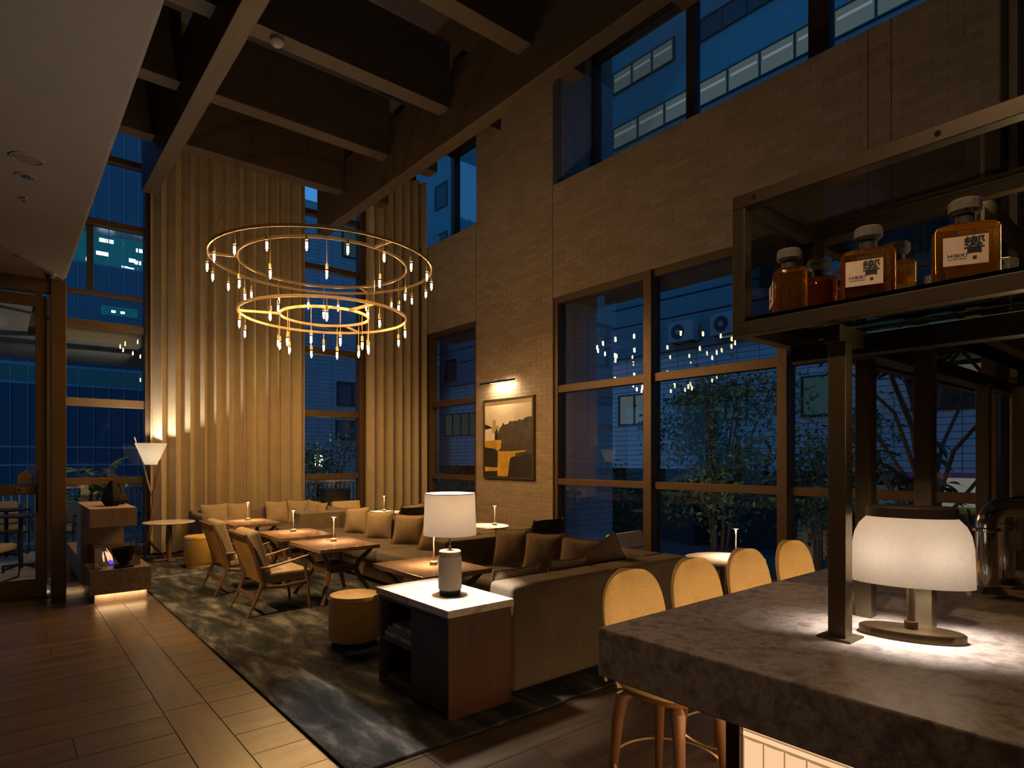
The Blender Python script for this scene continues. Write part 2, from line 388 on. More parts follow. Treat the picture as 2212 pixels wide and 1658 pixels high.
M['street_glow'] = emit('street_lamp_glow', (1.0, 0.88, 0.70), 9.0)
M['asphalt'] = plain('street', (0.06,0.06,0.065), 0.8, var=0.2)
M['rail'] = plain('rail_steel', (0.50,0.45,0.37), 0.5, 0.1)
M['ac'] = plain('ac_casing', (0.36,0.35,0.33), 0.6)
M['cable'] = plain('cable_black', (0.012,0.012,0.012), 0.6)
M['yellow'] = plain('warning_yellow', (0.55,0.40,0.04), 0.5)
M['pink'] = plain('pink_banner', (0.55,0.10,0.28), 0.7)
M['sign_face'] = plain('sign_face', (0.55,0.52,0.30), 0.5)
M['red'] = plain('sign_red', (0.50,0.06,0.04), 0.5)
M['white'] = plain('white_paint', (0.62,0.62,0.60), 0.5)
def rug_mat():
    m, nt, b = _new('rug_pile'); b.inputs['Roughness'].default_value = 1.0; b.inputs['Specular IOR Level'].default_value = 0.05
    v1 = _coord(nt, (2.6, 0.8, 1)); a = _noise(nt, v1, 2.2, 6, 0.62, 0.4)
    v2 = _coord(nt, (1, 1, 1)); f = _noise(nt, v2, 220, 2, 0.6)
    mx = nt.nodes.new('ShaderNodeMath'); mx.operation = 'MULTIPLY_ADD'; mx.inputs[1].default_value = 0.10
    nt.links.new(f, mx.inputs[0]); nt.links.new(a, mx.inputs[2])
    nt.links.new(_ramp(nt, mx.outputs[0], [(0.40, (0.022,0.027,0.034)), (0.53, (0.046,0.050,0.057)), (0.61, (0.085,0.088,0.095)), (0.68, (0.165,0.165,0.17))]), b.inputs['Base Color'])
    _bump(nt, b, f, 0.8, 0.01); return m
M['rug'] = rug_mat()

# ================================================================== STRUCTURE
ZC = 8.8; XW = 7.0; YB = 11.6
floor = struct('floor')
B('floor_slab', M['subfloor'], floor, (-4.2, 7.2, -3.7, 11.75, -0.30, -0.022))
def plank_mesh(L, w):
    m = MB(); g = 0.0011; e = 0.002
    x0, x1, y0, y1 = g, L-g, g, w-g
    m.add([(x0,y0,-0.021),(x1,y0,-0.021),(x1,y1,-0.021),(x0,y1,-0.021),(x0,y0,-e),(x1,y0,-e),(x1,y1,-e),(x0,y1,-e),
           (x0+e,y0+e,0),(x1-e,y0+e,0),(x1-e,y1-e,0),(x0+e,y1-e,0)],
          [(0,3,2,1),(0,1,5,4),(1,2,6,5),(2,3,7,6),(3,0,4,7),(4,5,9,8),(5,6,10,9),(6,7,11,10),(7,4,8,11),(8,9,10,11)])
    return m.mesh('plank', M['plank'])
PW = 0.295
pm_cache = {}
def pm(L):
    L = round(L, 3)
    if L not in pm_cache: pm_cache[L] = plank_mesh(L, PW)
    return pm_cache[L]
def plank_row(y, xa, xb):
    x = xa; first = True
    while x < xb - 1e-4:
        L = random.choice((1.5, 1.9, 2.2)) if not first else random.choice((0.7, 1.2, 1.7))
        if xb - x - L < 0.35: L = xb - x
        L = min(L, xb - x)
        piece('plank', pm(L), floor, (x, y, 0)); x += L; first = False
y = 8.6 - PW
while y > 0.6:                       # boards left of the border strip
    plank_row(y, -1.9, 0.756); y -= PW
y = 11.3
while y > 2.75:                      # short ends between border strip and carpet
    plank_row(y, 1.0, 1.55); y -= PW
while y > 0.6:                       # boards in front of the sofa and under the bar overhang
    plank_row(y, 1.0, 4.9); y -= PW
y = 1.0
for L in (1.75, 1.5, 1.9, 1.6, 1.5, 1.75, 1.2):   # lengthwise border board
    piece('plank', pm_cache.setdefault(('s', L), plank_mesh(L, 0.244)), floor, (1.0, y, 0), (0, 0, PI/2)); y += L
B('floor_field', M['plank'], floor, (4.7, 7.0, 2.9, 11.6, -0.021, -0.001), (0.756, 1.0, y, 11.6, -0.021, -0.001), (0.55, 0.756, 8.6, 11.6, -0.021, -0.001))
B('floor_field', M['plank'], floor, (-4.0, -1.9, -3.6, 8.6, -0.021, -0.001), (-1.9, 7.0, -3.6, 0.6, -0.021, -0.001))

# ---- right brick wall
wr_ = struct('wall_right')
core = MB()
core.box(7.0035, 8.10, 1.0, 7.36, 4.2, 6.05)
core.box(7.0035, 8.10, 9.49, 11.75, 4.2, 6.05)
core.box(7.0035, 8.48, 7.36, 9.49, -1.2, ZC)
core.box(7.0035, 8.10, -3.7, 1.0, -0.2, ZC)
core.build('wall_core', M['mortar'], wr_)
BL, BH = 0.262, 0.0745
def brick_mesh(L):
    m = MB(); g = 0.0026; t = 0.0125; e = 0.002
    a0, a1, z0, z1 = g, L-g, g, BH-g
    m.add([(0.014,a0,z0),(0.014,a1,z0),(0.014,a1,z1),(0.014,a0,z1),(0.0015,a0,z0),(0.0015,a1,z0),(0.0015,a1,z1),(0.0015,a0,z1),
           (0,a0+e,z0+e),(0,a1-e,z0+e),(0,a1-e,z1-e),(0,a0+e,z1-e)],
          [(0,1,5,4),(1,2,6,5),(2,3,7,6),(3,0,4,7),(4,5,9,8),(5,6,10,9),(6,7,11,10),(7,4,8,11),(8,9,10,11)])
    return m
bricks = []
def lay(y0, y1, z0, z1):
    z = z0; r = 0
    while z < z1 - 0.03:
        y = y0; first = True
        while y < y1 - 1e-3:
            L = BL*(0.5 if (r % 2 and first) else 1.0); first = False
            if y1 - y - L < 0.05: L = y1 - y
            L = min(L, y1-y); bricks.append((y, z, round(L, 3))); y += L
        z += BH; r += 1
lay(1.45, 7.36, 4.2, 6.05); lay(7.37, 9.48, 0.0, ZC); lay(9.49, 11.55, 4.2, 6.05)
def bsize(b):
    Y, Z = b[0]+b[2]/2, b[1]; d = 7*0.6396+Y*0.7687; y = 989.6-1323.9*(Z-1.55)/d
    s = 7*0.7687-Y*0.6396; x = 1106+1323.9*s/d
    vis = 0 < y < 1650 and x < 2140
    hid = (x > 1590 and y > 700)
    return (b[2]/d if vis and not hid else 0)
bricks.sort(key=bsize, reverse=True)
bcache = {}
joined = MB()
for i, (y, z, L) in enumerate(bricks):
    if i < 300:
        if L not in bcache: bcache[L] = brick_mesh(L).mesh('brick', M['brick'])
        piece('brick', bcache[L], wr_, (7.0 + random.uniform(-0.0012, 0.0010), y, z))
    else:
        bm_ = brick_mesh(L); dx = random.uniform(-0.0012, 0.0010)
        joined.add([(7.0+v[0]+dx, y+v[1], z+v[2]) for v in bm_.v], bm_.f)
tag(joined.build('brick', M['brick'], wr_), kind='stuff')
# glazed tiles on the outside face of the pier
tm = MB().box(0.003, 0.316, 0.0, 0.012, 0.003, 0.095).mesh('tile', M['tile_blue'])
for r in range(50):
    for c in range(4):
        piece('tile', tm, wr_, (7.205 + c*0.319, 7.348, -0.4+r*0.098))
for r in range(22):
    for c in range(4):
        piece('tile', tm, wr_, (7.205 + c*0.319, 7.348, 6.06+r*0.098))
# control joints of the brickwork
B('control_joint', M['bronze_dark'], wr_, (6.9985, 7.001, 2.555, 2.562, 4.2, 6.05), (6.9985, 7.001, 2.337, 2.344, 4.2, 6.05))
B('control_joint', M['bronze_dark'], wr_, (6.9985, 7.001, 7.361, 7.369, 4.2, 6.05), (6.9985, 7.001, 9.481, 9.489, 4.2, 6.05))

# ---- other walls
w = struct('wall_left'); B('wall_panel', M['soffit'], w, (-4.2, -4.0, -3.7, 8.6, -0.2, 3.75))
w = struct('wall_front'); B('wall_panel', M['fascia'], w, (-4.2, 8.1, -3.7, -3.5, -0.2, ZC))
w = struct('wall_back')
B('upper_fascia', M['fascia'], w, (0.30, 0.42, -3.5, 11.75, 3.75, ZC))
B('wall_lintel', M['fascia'], w, (-4.0, 0.30, 8.62, 8.8, 3.56, 3.9))
B('corner_post', M['bronze'], w, (0.42, 0.56, 8.56, 8.72, 0, 3.56), bevel=0.004)
B('corner_pier', M['bronze_dark'], w, (6.9, 7.3, 11.35, 11.75, 0, 6.05))
B('top_band', M['fascia'], w, (0.42, 6.92, YB-0.03, YB+0.12, 7.6, ZC))

# ---- ceilings, beams, joists
ce = struct('ceiling')
B('ceiling_panel', M['ceil'], ce, (0.3, 8.1, -3.7, 11.75, ZC, ZC+0.2))
B('dropped_soffit', M['soffit'], ce, (-4.0, 0.535, -3.5, 8.62, 3.55, 3.72), bevel=0.004)
B('soffit_lip', M['soffit'], ce, (0.5355, 0.56, -3.5, 8.62, 3.60, 3.76), bevel=0.003)
for x0, x1 in ((1.67, 1.87), (4.48, 4.68)):
    B('beam', M['beam'], ce, (x0, x1, -3.4, 11.02, 5.7, 6.62), bevel=0.006)
for y0 in (9.86, 8.26, 6.64, 5.04, 3.44, 1.84, 0.24):
    B('joist', M['joist'], ce, (0.45, 1.6695, y0, y0+0.24, 6.1, 6.95), (1.8705, 4.4795, y0, y0+0.24, 6.1, 6.95), (4.6805, 5.33, y0, y0+0.24, 6.1, 6.95), bevel=0.006)
outs = struct('ceiling')
B('eave_soffit', M['eave'], outs, (-4.5, 4.2, 11.78, 14.8, 3.42, 3.75), (-4.5, 0.29, 8.82, 11.779, 3.42, 3.75))

# ---- windows of the right wall
def window(name, frames, panes, beads=()):
    w = struct(name)
    for d in frames: B('frame_bar', M['bronze'], w, d, bevel=0.004)
    for d in panes: B('pane', M['glass'], w, d)
    return w
XG = 7.12
def right_window(name, y0, y1):
    fr = [(7.03, 7.2, y0, y1, 4.10, 4.2), (7.03, 7.2, y0, y1, -0.1, 0.10),
          (7.04, 7.18, y0, y1, 2.63, 2.75), (7.04, 7.18, y0, y1, 1.12, 1.22)]
    panes = [(XG, XG+0.012, y0, y1, a, b) for a, b in ((0.10, 1.12), (1.22, 2.63), (2.75, 4.10))]
    return window(name, fr, panes)
ms = [(7.27, 7.36), (5.35, 5.49), (3.42, 3.54), (1.47, 1.59)]
right_window('window_1', 5.49, 7.27); right_window('window_2', 3.54, 5.35); right_window('window_3', 1.59, 3.42); right_window('window_4', 9.58, 11.15)
mul = struct('trim_1')
for a, b in ms[1:]: B('mullion', M['bronze'], mul, (6.985, 7.2, a, b, -0.1, 4.2), bevel=0.005)
for a, b in ((7.275, 7.345), (9.495, 9.575), (11.155, 11.34)): B('jamb', M['bronze'], mul, (7.03, 7.2, a, b, -0.1, 4.2), bevel=0.005)
B('sill', M['bronze_dark'], mul, (6.9, 7.2, 1.0, 7.35, -0.02, 0.02), (6.9, 7.2, 9.5, 11.35, -0.02, 0.02))
# clerestory, set back on the ledge
ZH = 8.45
w = struct('window_5')
for a, b in ((7.26, 7.34), (5.28, 5.42), (3.34, 3.60), (1.9, 2.02), (1.0, 1.1)): B('frame_bar', M['bronze_dark'], w, (7.92, 8.08, a, b, 6.05, ZC))
B('frame_bar', M['bronze_dark'], w, (7.92, 8.08, 1.0, 7.34, ZH, ZC)); B('frame_bar', M['bronze_dark'], w, (7.92, 8.08, 1.0, 7.34, 6.05, 6.10))
for a, b in ((5.42, 7.26), (3.60, 5.28), (2.02, 3.34), (1.1, 1.9)): B('pane', M['glass'], w, (7.99, 8.002, a, b, 6.1, ZH))
w = struct('window_6')
for a, b in ((9.50, 9.58), (11.57, 11.72)): B('frame_bar', M['bronze_dark'], w, (7.92, 8.08, a, b, 6.05, ZC))
B('frame_bar', M['bronze_dark'], w, (7.92, 8.08, 9.5, 11.65, ZH, ZC)); B('frame_bar', M['bronze_dark'], w, (7.92, 8.08, 9.5, 11.65, 6.05, 6.10))
B('pane', M['glass'], w, (7.99, 8.002, 9.58, 11.57, 6.1, ZH))
w = struct('window_13')
B('frame_bar', M['bronze_dark'], w, (6.92, 7.92, YB-0.03, YB+0.1, ZH, ZC)); B('frame_bar', M['bronze_dark'], w, (6.92, 7.92, YB-0.03, YB+0.1, 6.05, 6.10))
B('pane', M['glass'], w, (6.92, 7.92, YB+0.03, YB+0.042, 6.1, ZH))

# ---- windows of the back wall
def back_window(name, x0, x1, post=True):
    zs = [(1.14, 1.25), (2.36, 2.49), (3.58, 3.70), (4.11, 4.17), (5.22, 5.32), (6.26, 6.36)]
    fr = [(x0, x1, YB-0.04, YB+0.1, a, b) for a, b in zs] + [(x0, x1, YB-0.04, YB+0.1, -0.05, 0.09), (x0, x1, YB-0.04, YB+0.1, 7.5, 7.6)]
    ed = [0.09] + [q for z in zs for q in z] + [7.5]
    panes = [(x0, x1, YB+0.03, YB+0.042, ed[i], ed[i+1]) for i in range(0, len(ed), 2)]
    window(name, fr, panes)
back_window('window_7', 0.62, 1.79); back_window('window_8', 1.9, 4.3); back_window('window_9', 4.42, 5.57); back_window('window_10', 5.68, 6.9)
mul = struct('trim_2')
for a, b in ((0.56, 0.62), (1.79, 1.9), (4.3, 4.42), (5.57, 5.68)): B('mullion', M['bronze'], mul, (a, b, YB-0.12, YB+0.1, -0.05, 7.6), bevel=0.004)
B('mullion', M['bronze_dark'], mul, (1.02, 1.10, YB-0.03, YB+0.1, 4.17, 5.22))
# glazed side of the terrace nook
w = struct('window_11')
for a, b in ((8.73, 8.8), (10.1, 10.18), (11.45, 11.55)): B('frame_bar', M['bronze'], w, (0.44, 0.54, a, b, 0, 3.56))
B('frame_bar', M['bronze'], w, (0.44, 0.54, 8.73, 11.55, 3.4, 3.56)); B('frame_bar', M['bronze'], w, (0.44, 0.54, 8.73, 11.55, 0, 0.09))
for a, b in ((8.8, 10.1), (10.18, 11.45)): B('pane', M['glass'], w, (0.485, 0.495, a, b, 0.09, 3.4))

# ---- glass door and side light to the terrace
d = struct('door_1')
dx0, dx1, dy = -0.66, 0.385, 8.63
B('stile', M['bronze'], d, (dx1-0.10, dx1, dy-0.025, dy+0.025, 0.012, 3.36), bevel=0.003)
B('stile', M['bronze'], d, (dx0, dx0+0.10, dy-0.025, dy+0.025, 0.012, 3.36), bevel=0.003)
for a, b in ((0.012, 0.21), (1.15, 1.26), (3.24, 3.36)): B('rail', M['bronze'], d, (dx0+0.1, dx1-0.1, dy-0.025, dy+0.025, a, b), bevel=0.003)
for a, b in ((0.21, 1.15), (1.26, 3.24)): B('pane', M['glass'], d, (dx0+0.1, dx1-0.1, dy-0.005, dy+0.005, a, b))
h = B('handle_plate', M['bronze_dark'], d, (dx1-0.085, dx1-0.03, dy-0.04, dy-0.0255, 0.98, 1.28), bevel=0.003)
B('pull_bar', M['bronze_dark'], h, (dx1-0.075, dx1-0.045, dy-0.085, dy-0.065, 0.9, 1.4), (dx1-0.07, dx1-0.05, dy-0.065, dy-0.041, 1.0, 1.03), (dx1-0.07, dx1-0.05, dy-0.065, dy-0.041, 1.23, 1.26))
M['bk_note'] = plain('aged_sticker', (0.16,0.12,0.09), 0.7); M['st_tri'] = plain('sticker_orange', (0.14,0.07,0.03), 0.7)  # dark brown ground and darker triangle of the door stickers
st = MB().prism([(0.13,1.272),(0.27,1.272),(0.27,1.36),(0.20,1.42),(0.13,1.36)], 'y', dy-0.0065, dy-0.0055).build('warning_sticker', M['bk_note'], d)
MB().prism([(0.15,1.31),(0.25,1.31),(0.20,1.40)], 'y', dy-0.0085, dy-0.0068).build('warning_triangle', M['st_tri'], st)
st2 = B('notice_sticker', M['bk_note'], d, (0.12, 0.27, dy-0.0275, dy-0.0255, 1.17, 1.235))
MB().lathe([(0.018,0),(0.018,0.001)], 14, (0,0,0)).build('notice_dot', M['ink'], st2)
for o_ in st2.children: o_.location = (0.145, dy-0.0285, 1.203); o_.rotation_euler = (PI/2, 0, 0)
B('threshold', M['bronze_dark'], d, (dx0-0.05, dx1+0.04, dy-0.06, dy+0.08, 0.0, 0.010))
w = struct('window_12')
for a, b in ((-4.0, -3.9), (-2.3, -2.2), (-0.75, -0.67)): B('frame_bar', M['bronze'], w, (a, b, dy-0.05, dy+0.05, 0, 3.56))
B('frame_bar', M['bronze'], w, (-3.9, 0.42, dy-0.05, dy+0.05, 3.40, 3.56)); B('frame_bar', M['bronze'], w, (-3.9, -0.75, dy-0.05, dy+0.05, 0.0, 0.1))
for a, b in ((-3.9, -2.3), (-2.2, -0.75)): B('pane', M['glass'], w, (a, b, dy-0.005, dy+0.005, 0.1, 3.4))


# ================================================================== FURNISHINGS
# ---- curtains
def curtain(label, x0, x1, ymid, z0, z1, amp, pitch, seed, axis='x'):
    rnd = random.Random(seed); n = int((x1-x0)/pitch*14)
    ph = [0.0]
    for i in range(n): ph.append(ph[-1] + 2*PI/14*rnd.choice((0.7, 0.85, 1.0, 1.15, 1.35)))
    am = [amp*(0.75+0.4*rnd.random()) for _ in range(n//14+3)]
    def pt(i, z, off):
        s = ph[i]; k = s/(2*PI); a = am[int(k)]*(1-(k % 1)) + am[int(k)+1]*(k % 1)
        flare = 1.0 + 0.25*(1-(z-z0)/(z1-z0))
        w_ = math.sin(s); yy = a*flare*math.copysign(abs(w_)**0.7, w_) + off
        xx = x0 + (x1-x0)*i/n + 0.018*math.sin(2*s)*flare
        return (xx, ymid+yy, z) if axis == 'x' else (ymid+yy, xx, z)
    zs = [z0, z0+0.4, (z0+z1)/2, z1]
    m = MB(); nz = len(zs)
    vs = [pt(i, z, 0) for i in range(n+1) for z in zs] + [pt(i, z, 0.006) for i in range(n+1) for z in zs]
    off = (n+1)*nz; fs = []
    for i in range(n):
        for j in range(nz-1):
            a = i*nz+j; b = a+nz
            fs.append((a, b, b+1, a+1)); fs.append((off+a, off+a+1, off+b+1, off+b))
        fs.append((i*nz, off+i*nz, off+(i+1)*nz, (i+1)*nz)); t = nz-1
        fs.append((i*nz+t, (i+1)*nz+t, off+(i+1)*nz+t, off+i*nz+t))
    m.add(vs, fs)
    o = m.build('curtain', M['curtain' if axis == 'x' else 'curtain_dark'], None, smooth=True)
    return tag(o, label, 'curtain')
curtain('wide floor-length beige linen curtain behind the sofa with three low tables', 1.84, 4.40, 11.32, 0.015, 7.45, 0.088, 0.215, 3)
curtain('narrower beige linen curtain gathered in the corner beside the brick wall', 5.60, 6.96, 11.32, 0.015, 7.45, 0.085, 0.20, 5)
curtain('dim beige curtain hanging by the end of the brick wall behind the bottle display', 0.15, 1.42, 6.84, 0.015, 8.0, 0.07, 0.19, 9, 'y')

# ---- carpet
rug = MB(); rug.box(1.305, 4.75, 2.78, 10.95, 0.002, 0.018)
tag(rug.build('carpet', M['rug'], None, bevel=0.006), 'large charcoal and taupe abstract patterned carpet under the lounge sofas', 'carpet')

# ---- chandelier
ch = thing('chandelier', 'two-tier brass ring chandelier with many bare tubular bulbs hanging from its rings', 'chandelier', (3.363, 8.0, 0))
ZU, ZL = 4.15, 3.45
RU, RI, RLo, RLi = 1.43, 1.085, 1.085, 0.575
def ring(R, z, h=0.034, w_=0.018):
    m = MB().lathe([(R-w_/2, z), (R+w_/2, z), (R+w_/2, z+h), (R-w_/2, z+h)], 96, closed=True)
    return m.build('ring', M['brass'], ch, smooth=True)
for R, z in ((RU, ZU), (RI, ZU), (RLo, ZL), (RLi, ZL)): ring(R, z)
for k in range(3):
    a = math.radians(39.8 + 90 + 120*k + 30)
    for R0, R1, z in ((RI, RU, ZU), (RLi, RLo, ZL)):
        c, s = math.cos(a), math.sin(a)
        MB().obox(((R0+R1)/2*c, (R0+R1)/2*s, z+0.017), R1-R0-0.018, 0.022, 0.03, a).build('spoke', M['brass'], ch)
    MB().tube([(RU*math.cos(a), RU*math.sin(a), ZU+0.034), (0.1*math.cos(a), 0.1*math.sin(a), ZC-0.04)], 0.0022, 5).build('cable', M['brushed'], ch)
    MB().tube([(RLo*math.cos(a), RLo*math.sin(a), ZL+0.034), (RI*math.cos(a), RI*math.sin(a), ZU)], 0.0022, 5).build('cable', M['brushed'], ch)
MB().lathe([(0.0, ZC-0.05), (0.13, ZC-0.05), (0.13, ZC), (0.0, ZC)], 24).build('canopy', M['brass_old'], ch, smooth=True)
sock_me = MB().lathe([(0.0, 0.0), (0.006, 0.0), (0.018, -0.004), (0.019, -0.062), (0.0, -0.062)], 12).mesh('socket', M['brass'], True)
bulb_me = MB().lathe([(0.0, -0.185), (0.009, -0.182), (0.019, -0.162), (0.022, -0.135), (0.022, -0.088), (0.014, -0.063)], 12).mesh('bulb', M['bulb_glass'], True)
fil_me = MB().tube([(0, 0, -0.086), (0, 0, -0.158)], 0.0125, 7).mesh('filament', M['filament'])
def pendants(R, z, n, rod, phase):
    rod_me = MB().tube([(0, 0, 0), (0, 0, -rod)], 0.0045, 6).mesh('rod', M['brass'])
    sp_ = None
    for k in range(n):
        a = 2*PI*k/n + phase
        r = piece('rod', rod_me, ch, (R*math.cos(a), R*math.sin(a), z))
        piece('socket', sock_me, r, (0, 0, -rod)); piece('bulb', bulb_me, r, (0, 0, -rod)); piece('filament', fil_me, r, (0, 0, -rod))
        if sp_ is None: sp_ = lamp('SPOT', 'bulb_light', r, (0, 0, -rod-0.163), BULB_DOWN, (1.0, 0.56, 0.20), 0.01, (0, 0, -1), angle=PI, blend=0.45)
        else:
            q_ = sp_.copy(); C.objects.link(q_); q_.parent = r
VA = math.atan2(-0.7687, -0.6396)     # bearing from the chandelier towards the bar
pendants(RU, ZU, 20, 0.085, VA + PI/20); pendants(RI, ZU, 10, 0.29, VA + PI/10)
pendants(RLo, ZL, 10, 0.09, VA + PI/10); pendants(RLi, ZL, 10, 0.28, VA)

# ---- ceiling fittings
def disc_fit(name, label, cat, x, y, r, inner=True, mat='soffit'):
    t = thing(name, label, cat, (x, y, 3.55))
    MB().lathe([(0.0, 0.0), (r, 0.0), (r*0.97, -0.008), (r*0.80, -0.010), (r*0.78, -0.004), (0.0, -0.004)], 28).build('trim_ring', M[mat], t, smooth=True)
    if inner: MB().lathe([(0.0, -0.0045), (r*0.74, -0.0045), (r*0.72, -0.007), (0.0, -0.007)], 24).build('grille', M['ceil'], t, smooth=True)
    return t
disc_fit('ceiling_speaker', 'large round white speaker grille set into the low ceiling', 'speaker', 0.13, 5.21, 0.10)
t = disc_fit('downlight', 'round recessed downlight next to the ceiling speaker', 'downlight', 0.128, 5.54, 0.062, False)
MB().lathe([(0.0, -0.005), (0.03, -0.005), (0.028, -0.012), (0.0, -0.012)], 16).build('lens', M['chrome'], t, smooth=True)
lamp('SPOT', 'downlight_beam', t, (0, 0, -0.03), 620.0, (1.0, 0.58, 0.21), 0.03, (1.70, 0.95, -3.1), angle=0.80, blend=0.8)
t = thing('sprinkler', 'small chrome sprinkler head poking from the low ceiling', 'sprinkler', (0.13, 6.01, 3.55))
MB().lathe([(0, 0), (0.022, 0), (0.02, -0.006), (0.006, -0.01), (0.006, -0.028), (0, -0.028)], 14).build('rosette', M['chrome'], t, smooth=True)
MB().lathe([(0, -0.028), (0.016, -0.028), (0.016, -0.031), (0, -0.031)], 12).build('deflector', M['brushed'], t)
disc_fit('smoke_detector', 'flat round detector on the low ceiling near the door', 'detector', 0.126, 7.78, 0.05)
t = thing('dome_camera', 'black glossy dome camera on the low ceiling by the door', 'camera', (0.40, 8.30, 3.55))
MB().lathe([(0, 0), (0.055, 0), (0.055, -0.02), (0, -0.02)], 20).build('mount', M['soffit'], t, smooth=True)
MB().lathe([(0.046, -0.02), (0.044, -0.04), (0.03, -0.062), (0.0, -0.068)], 20).build('dome', M['black_metal'], t, smooth=True)
t = thing('smoke_detector', 'grey smoke detector hanging under the joist above the chandelier', 'detector', (2.30, 6.76, 6.1))
MB().lathe([(0, 0), (0.07, 0), (0.075, -0.03), (0.05, -0.06), (0.03, -0.075), (0, -0.075)], 18).build('housing', M['ac'], t, smooth=True)

# ---- painting and its light
p = thing('painting', 'framed abstract landscape with yellow fields hanging on the brick pier', 'painting', (7.0, 8.485, 1.18))
W_, H_ = 1.415, 1.455
for d in ((-0.06, 0, -W_/2, -W_/2+0.035, 0, H_), (-0.06, 0, W_/2-0.035, W_/2, 0, H_), (-0.06, 0, -W_/2+0.035, W_/2-0.035, 0, 0.035), (-0.06, 0, -W_/2+0.035, W_/2-0.035, H_-0.035, H_)):
    B('frame_rail', M['brushed'], p, d, bevel=0.003)
M['p_sky'] = plain('paint_sky', (0.55,0.46,0.32), 0.7, var=0.25, scale=1.2); M['p_dark'] = plain('paint_dark', (0.045,0.036,0.022), 0.6, var=0.5, scale=5)
M['p_black'] = plain('paint_black', (0.015,0.012,0.009), 0.55, var=0.4, scale=5); M['p_yel'] = plain('paint_ochre', (0.42,0.24,0.02), 0.6, var=0.3, scale=6)
M['p_olive'] = plain('paint_olive', (0.30,0.25,0.08), 0.6, var=0.2, scale=6); M['p_white'] = plain('paint_white', (0.58,0.52,0.44), 0.6, var=0.1, scale=6)
can = B('canvas', M['p_sky'], p, (-0.035, -0.005, -W_/2+0.035, W_/2-0.035, 0.035, H_-0.035))
iw, ih = W_-0.07, H_-0.07
def shp(poly, mat, lay_):
    q = [(iw/2 - u*iw, 0.035 + (1-v)*ih) for u, v in poly]
    MB().prism(q, 'x', -0.0352-0.0012*lay_, -0.0352-0.0012*lay_+0.001).build('paint_shape', M[mat], can, fix=True)
shp([(0.28,0.44),(0.33,0.36),(0.37,0.33),(0.40,0.29),(0.43,0.32),(0.50,0.31),(0.55,0.27),(0.58,0.285),(0.64,0.275),(0.69,0.285),(0.73,0.26),(0.79,0.275),(0.86,0.245),(0.94,0.235),(1,0.24),(1,1),(0.28,1)], 'p_dark', 1)
shp([(0,0.30),(0.08,0.32),(0.17,0.355),(0,0.368)], 'p_black', 1); shp([(0,0.37),(0.15,0.365),(0.15,0.425),(0,0.42)], 'p_white', 1)
shp([(0,0.435),(0.23,0.43),(0.22,0.52),(0,0.525)], 'p_white', 2); shp([(0.22,0.42),(0.27,0.36),(0.29,0.40),(0.28,0.52),(0.22,0.52)], 'p_black', 3)
shp([(0.17,0.25),(0.25,0.25),(0.24,0.32),(0.31,0.33),(0.31,0.37),(0.26,0.37),(0.22,0.43),(0.16,0.42)], 'p_olive', 2)
shp([(0,0.525),(0.33,0.515),(0.37,0.53),(0.35,0.62),(0.30,0.66),(0.22,0.63),(0,0.61)], 'p_yel', 4)
shp([(0,0.61),(0.22,0.63),(0.29,0.665),(0.28,1),(0,1)], 'p_black', 3); shp([(0.5,0.75),(1,0.70),(1,1),(0.5,1)], 'p_black', 2)
shp([(0.29,0.665),(0.60,0.665),(0.86,0.655),(0.88,0.67),(0.66,0.69),(0.65,0.73),(0.55,0.75),(0.50,0.99),(0.28,0.99)], 'p_yel', 4)
shp([(0,0.87),(0.28,0.88),(0.28,0.92),(0,0.935)], 'p_yel', 4)
t = thing('picture_light', 'slim black picture light bar mounted above the painting', 'picture light', (7.0, 8.66, 2.93))
MB().tube([(-0.15, -0.50, 0), (-0.15, 0.50, 0)], 0.017, 12).build('light_bar', M['black_metal'], t, smooth=True)
B('wall_plate', M['black_metal'], t, (-0.014, -0.001, -0.06, 0.06, 0.01, 0.05), bevel=0.002)
for s in (-0.04, 0.04): MB().tube([(-0.01, s, 0.03), (-0.08, s, 0.05), (-0.15, s, 0.012)], 0.006, 8).build('bracket_arm', M['black_metal'], t, smooth=True)
B('led_strip', M['led'], t, (-0.146, -0.138, -0.2, 0.2, -0.0195, -0.0175))
lamp('AREA', 'picture_light_beam', t, (-0.15, -0.05, -0.022), 9.0, (1.0, 0.74, 0.45), direction=(0.80, 0, -0.45), sx=0.5, sy=0.02)
lamp('AREA', 'picture_light_beam', t, (-0.15, 0.0, -0.022), 12.0, (1.0, 0.74, 0.45), direction=(0.28, 0, -0.95), sx=0.6, sy=0.02)

# ---- low lounge tables with cordless lamps
def lounge_table(label, cx, cy_, Lx, Ly):
    t = thing('lounge_table', label, 'table', (cx, cy_, 0.018), 0, 'low walnut lounge tables')
    h = 0.61-0.018
    B('tabletop', M['walnut_x'], t, (-Lx/2, Lx/2, -Ly/2, Ly/2, h-0.042, h), bevel=0.004)
    ax, ay = Lx/2-0.06, Ly/2-0.06
    for sx in (-1, 1):
        for sy in (-1, 1):
            MB().tube([(sx*(ax+0.02), sy*(ay+0.02), 0.0), (sx*ax*0.62, sy*ay*0.62, h*0.44), (sx*ax*0.56, sy*ay*0.56, h*0.56), (sx*ax*0.64, sy*ay*0.64, h*0.68), (sx*ax*0.97, sy*ay*0.97, h-0.043)],
                      [0.019, 0.03, 0.034, 0.03, 0.021], 6).build('leg', M['walnut'], t, smooth=True)
    fx, fy = ax*0.56, ay*0.56
    B('waist_frame', M['walnut'], t, (-fx, fx, -fy-0.012, -fy+0.012, h*0.5, h*0.62), (-fx, fx, fy-0.012, fy+0.012, h*0.5, h*0.62), (-fx-0.012, -fx+0.012, -fy+0.012, fy-0.012, h*0.5, h*0.62), (fx-0.012, fx+0.012, -fy+0.012, fy-0.012, h*0.5, h*0.62))
    return t
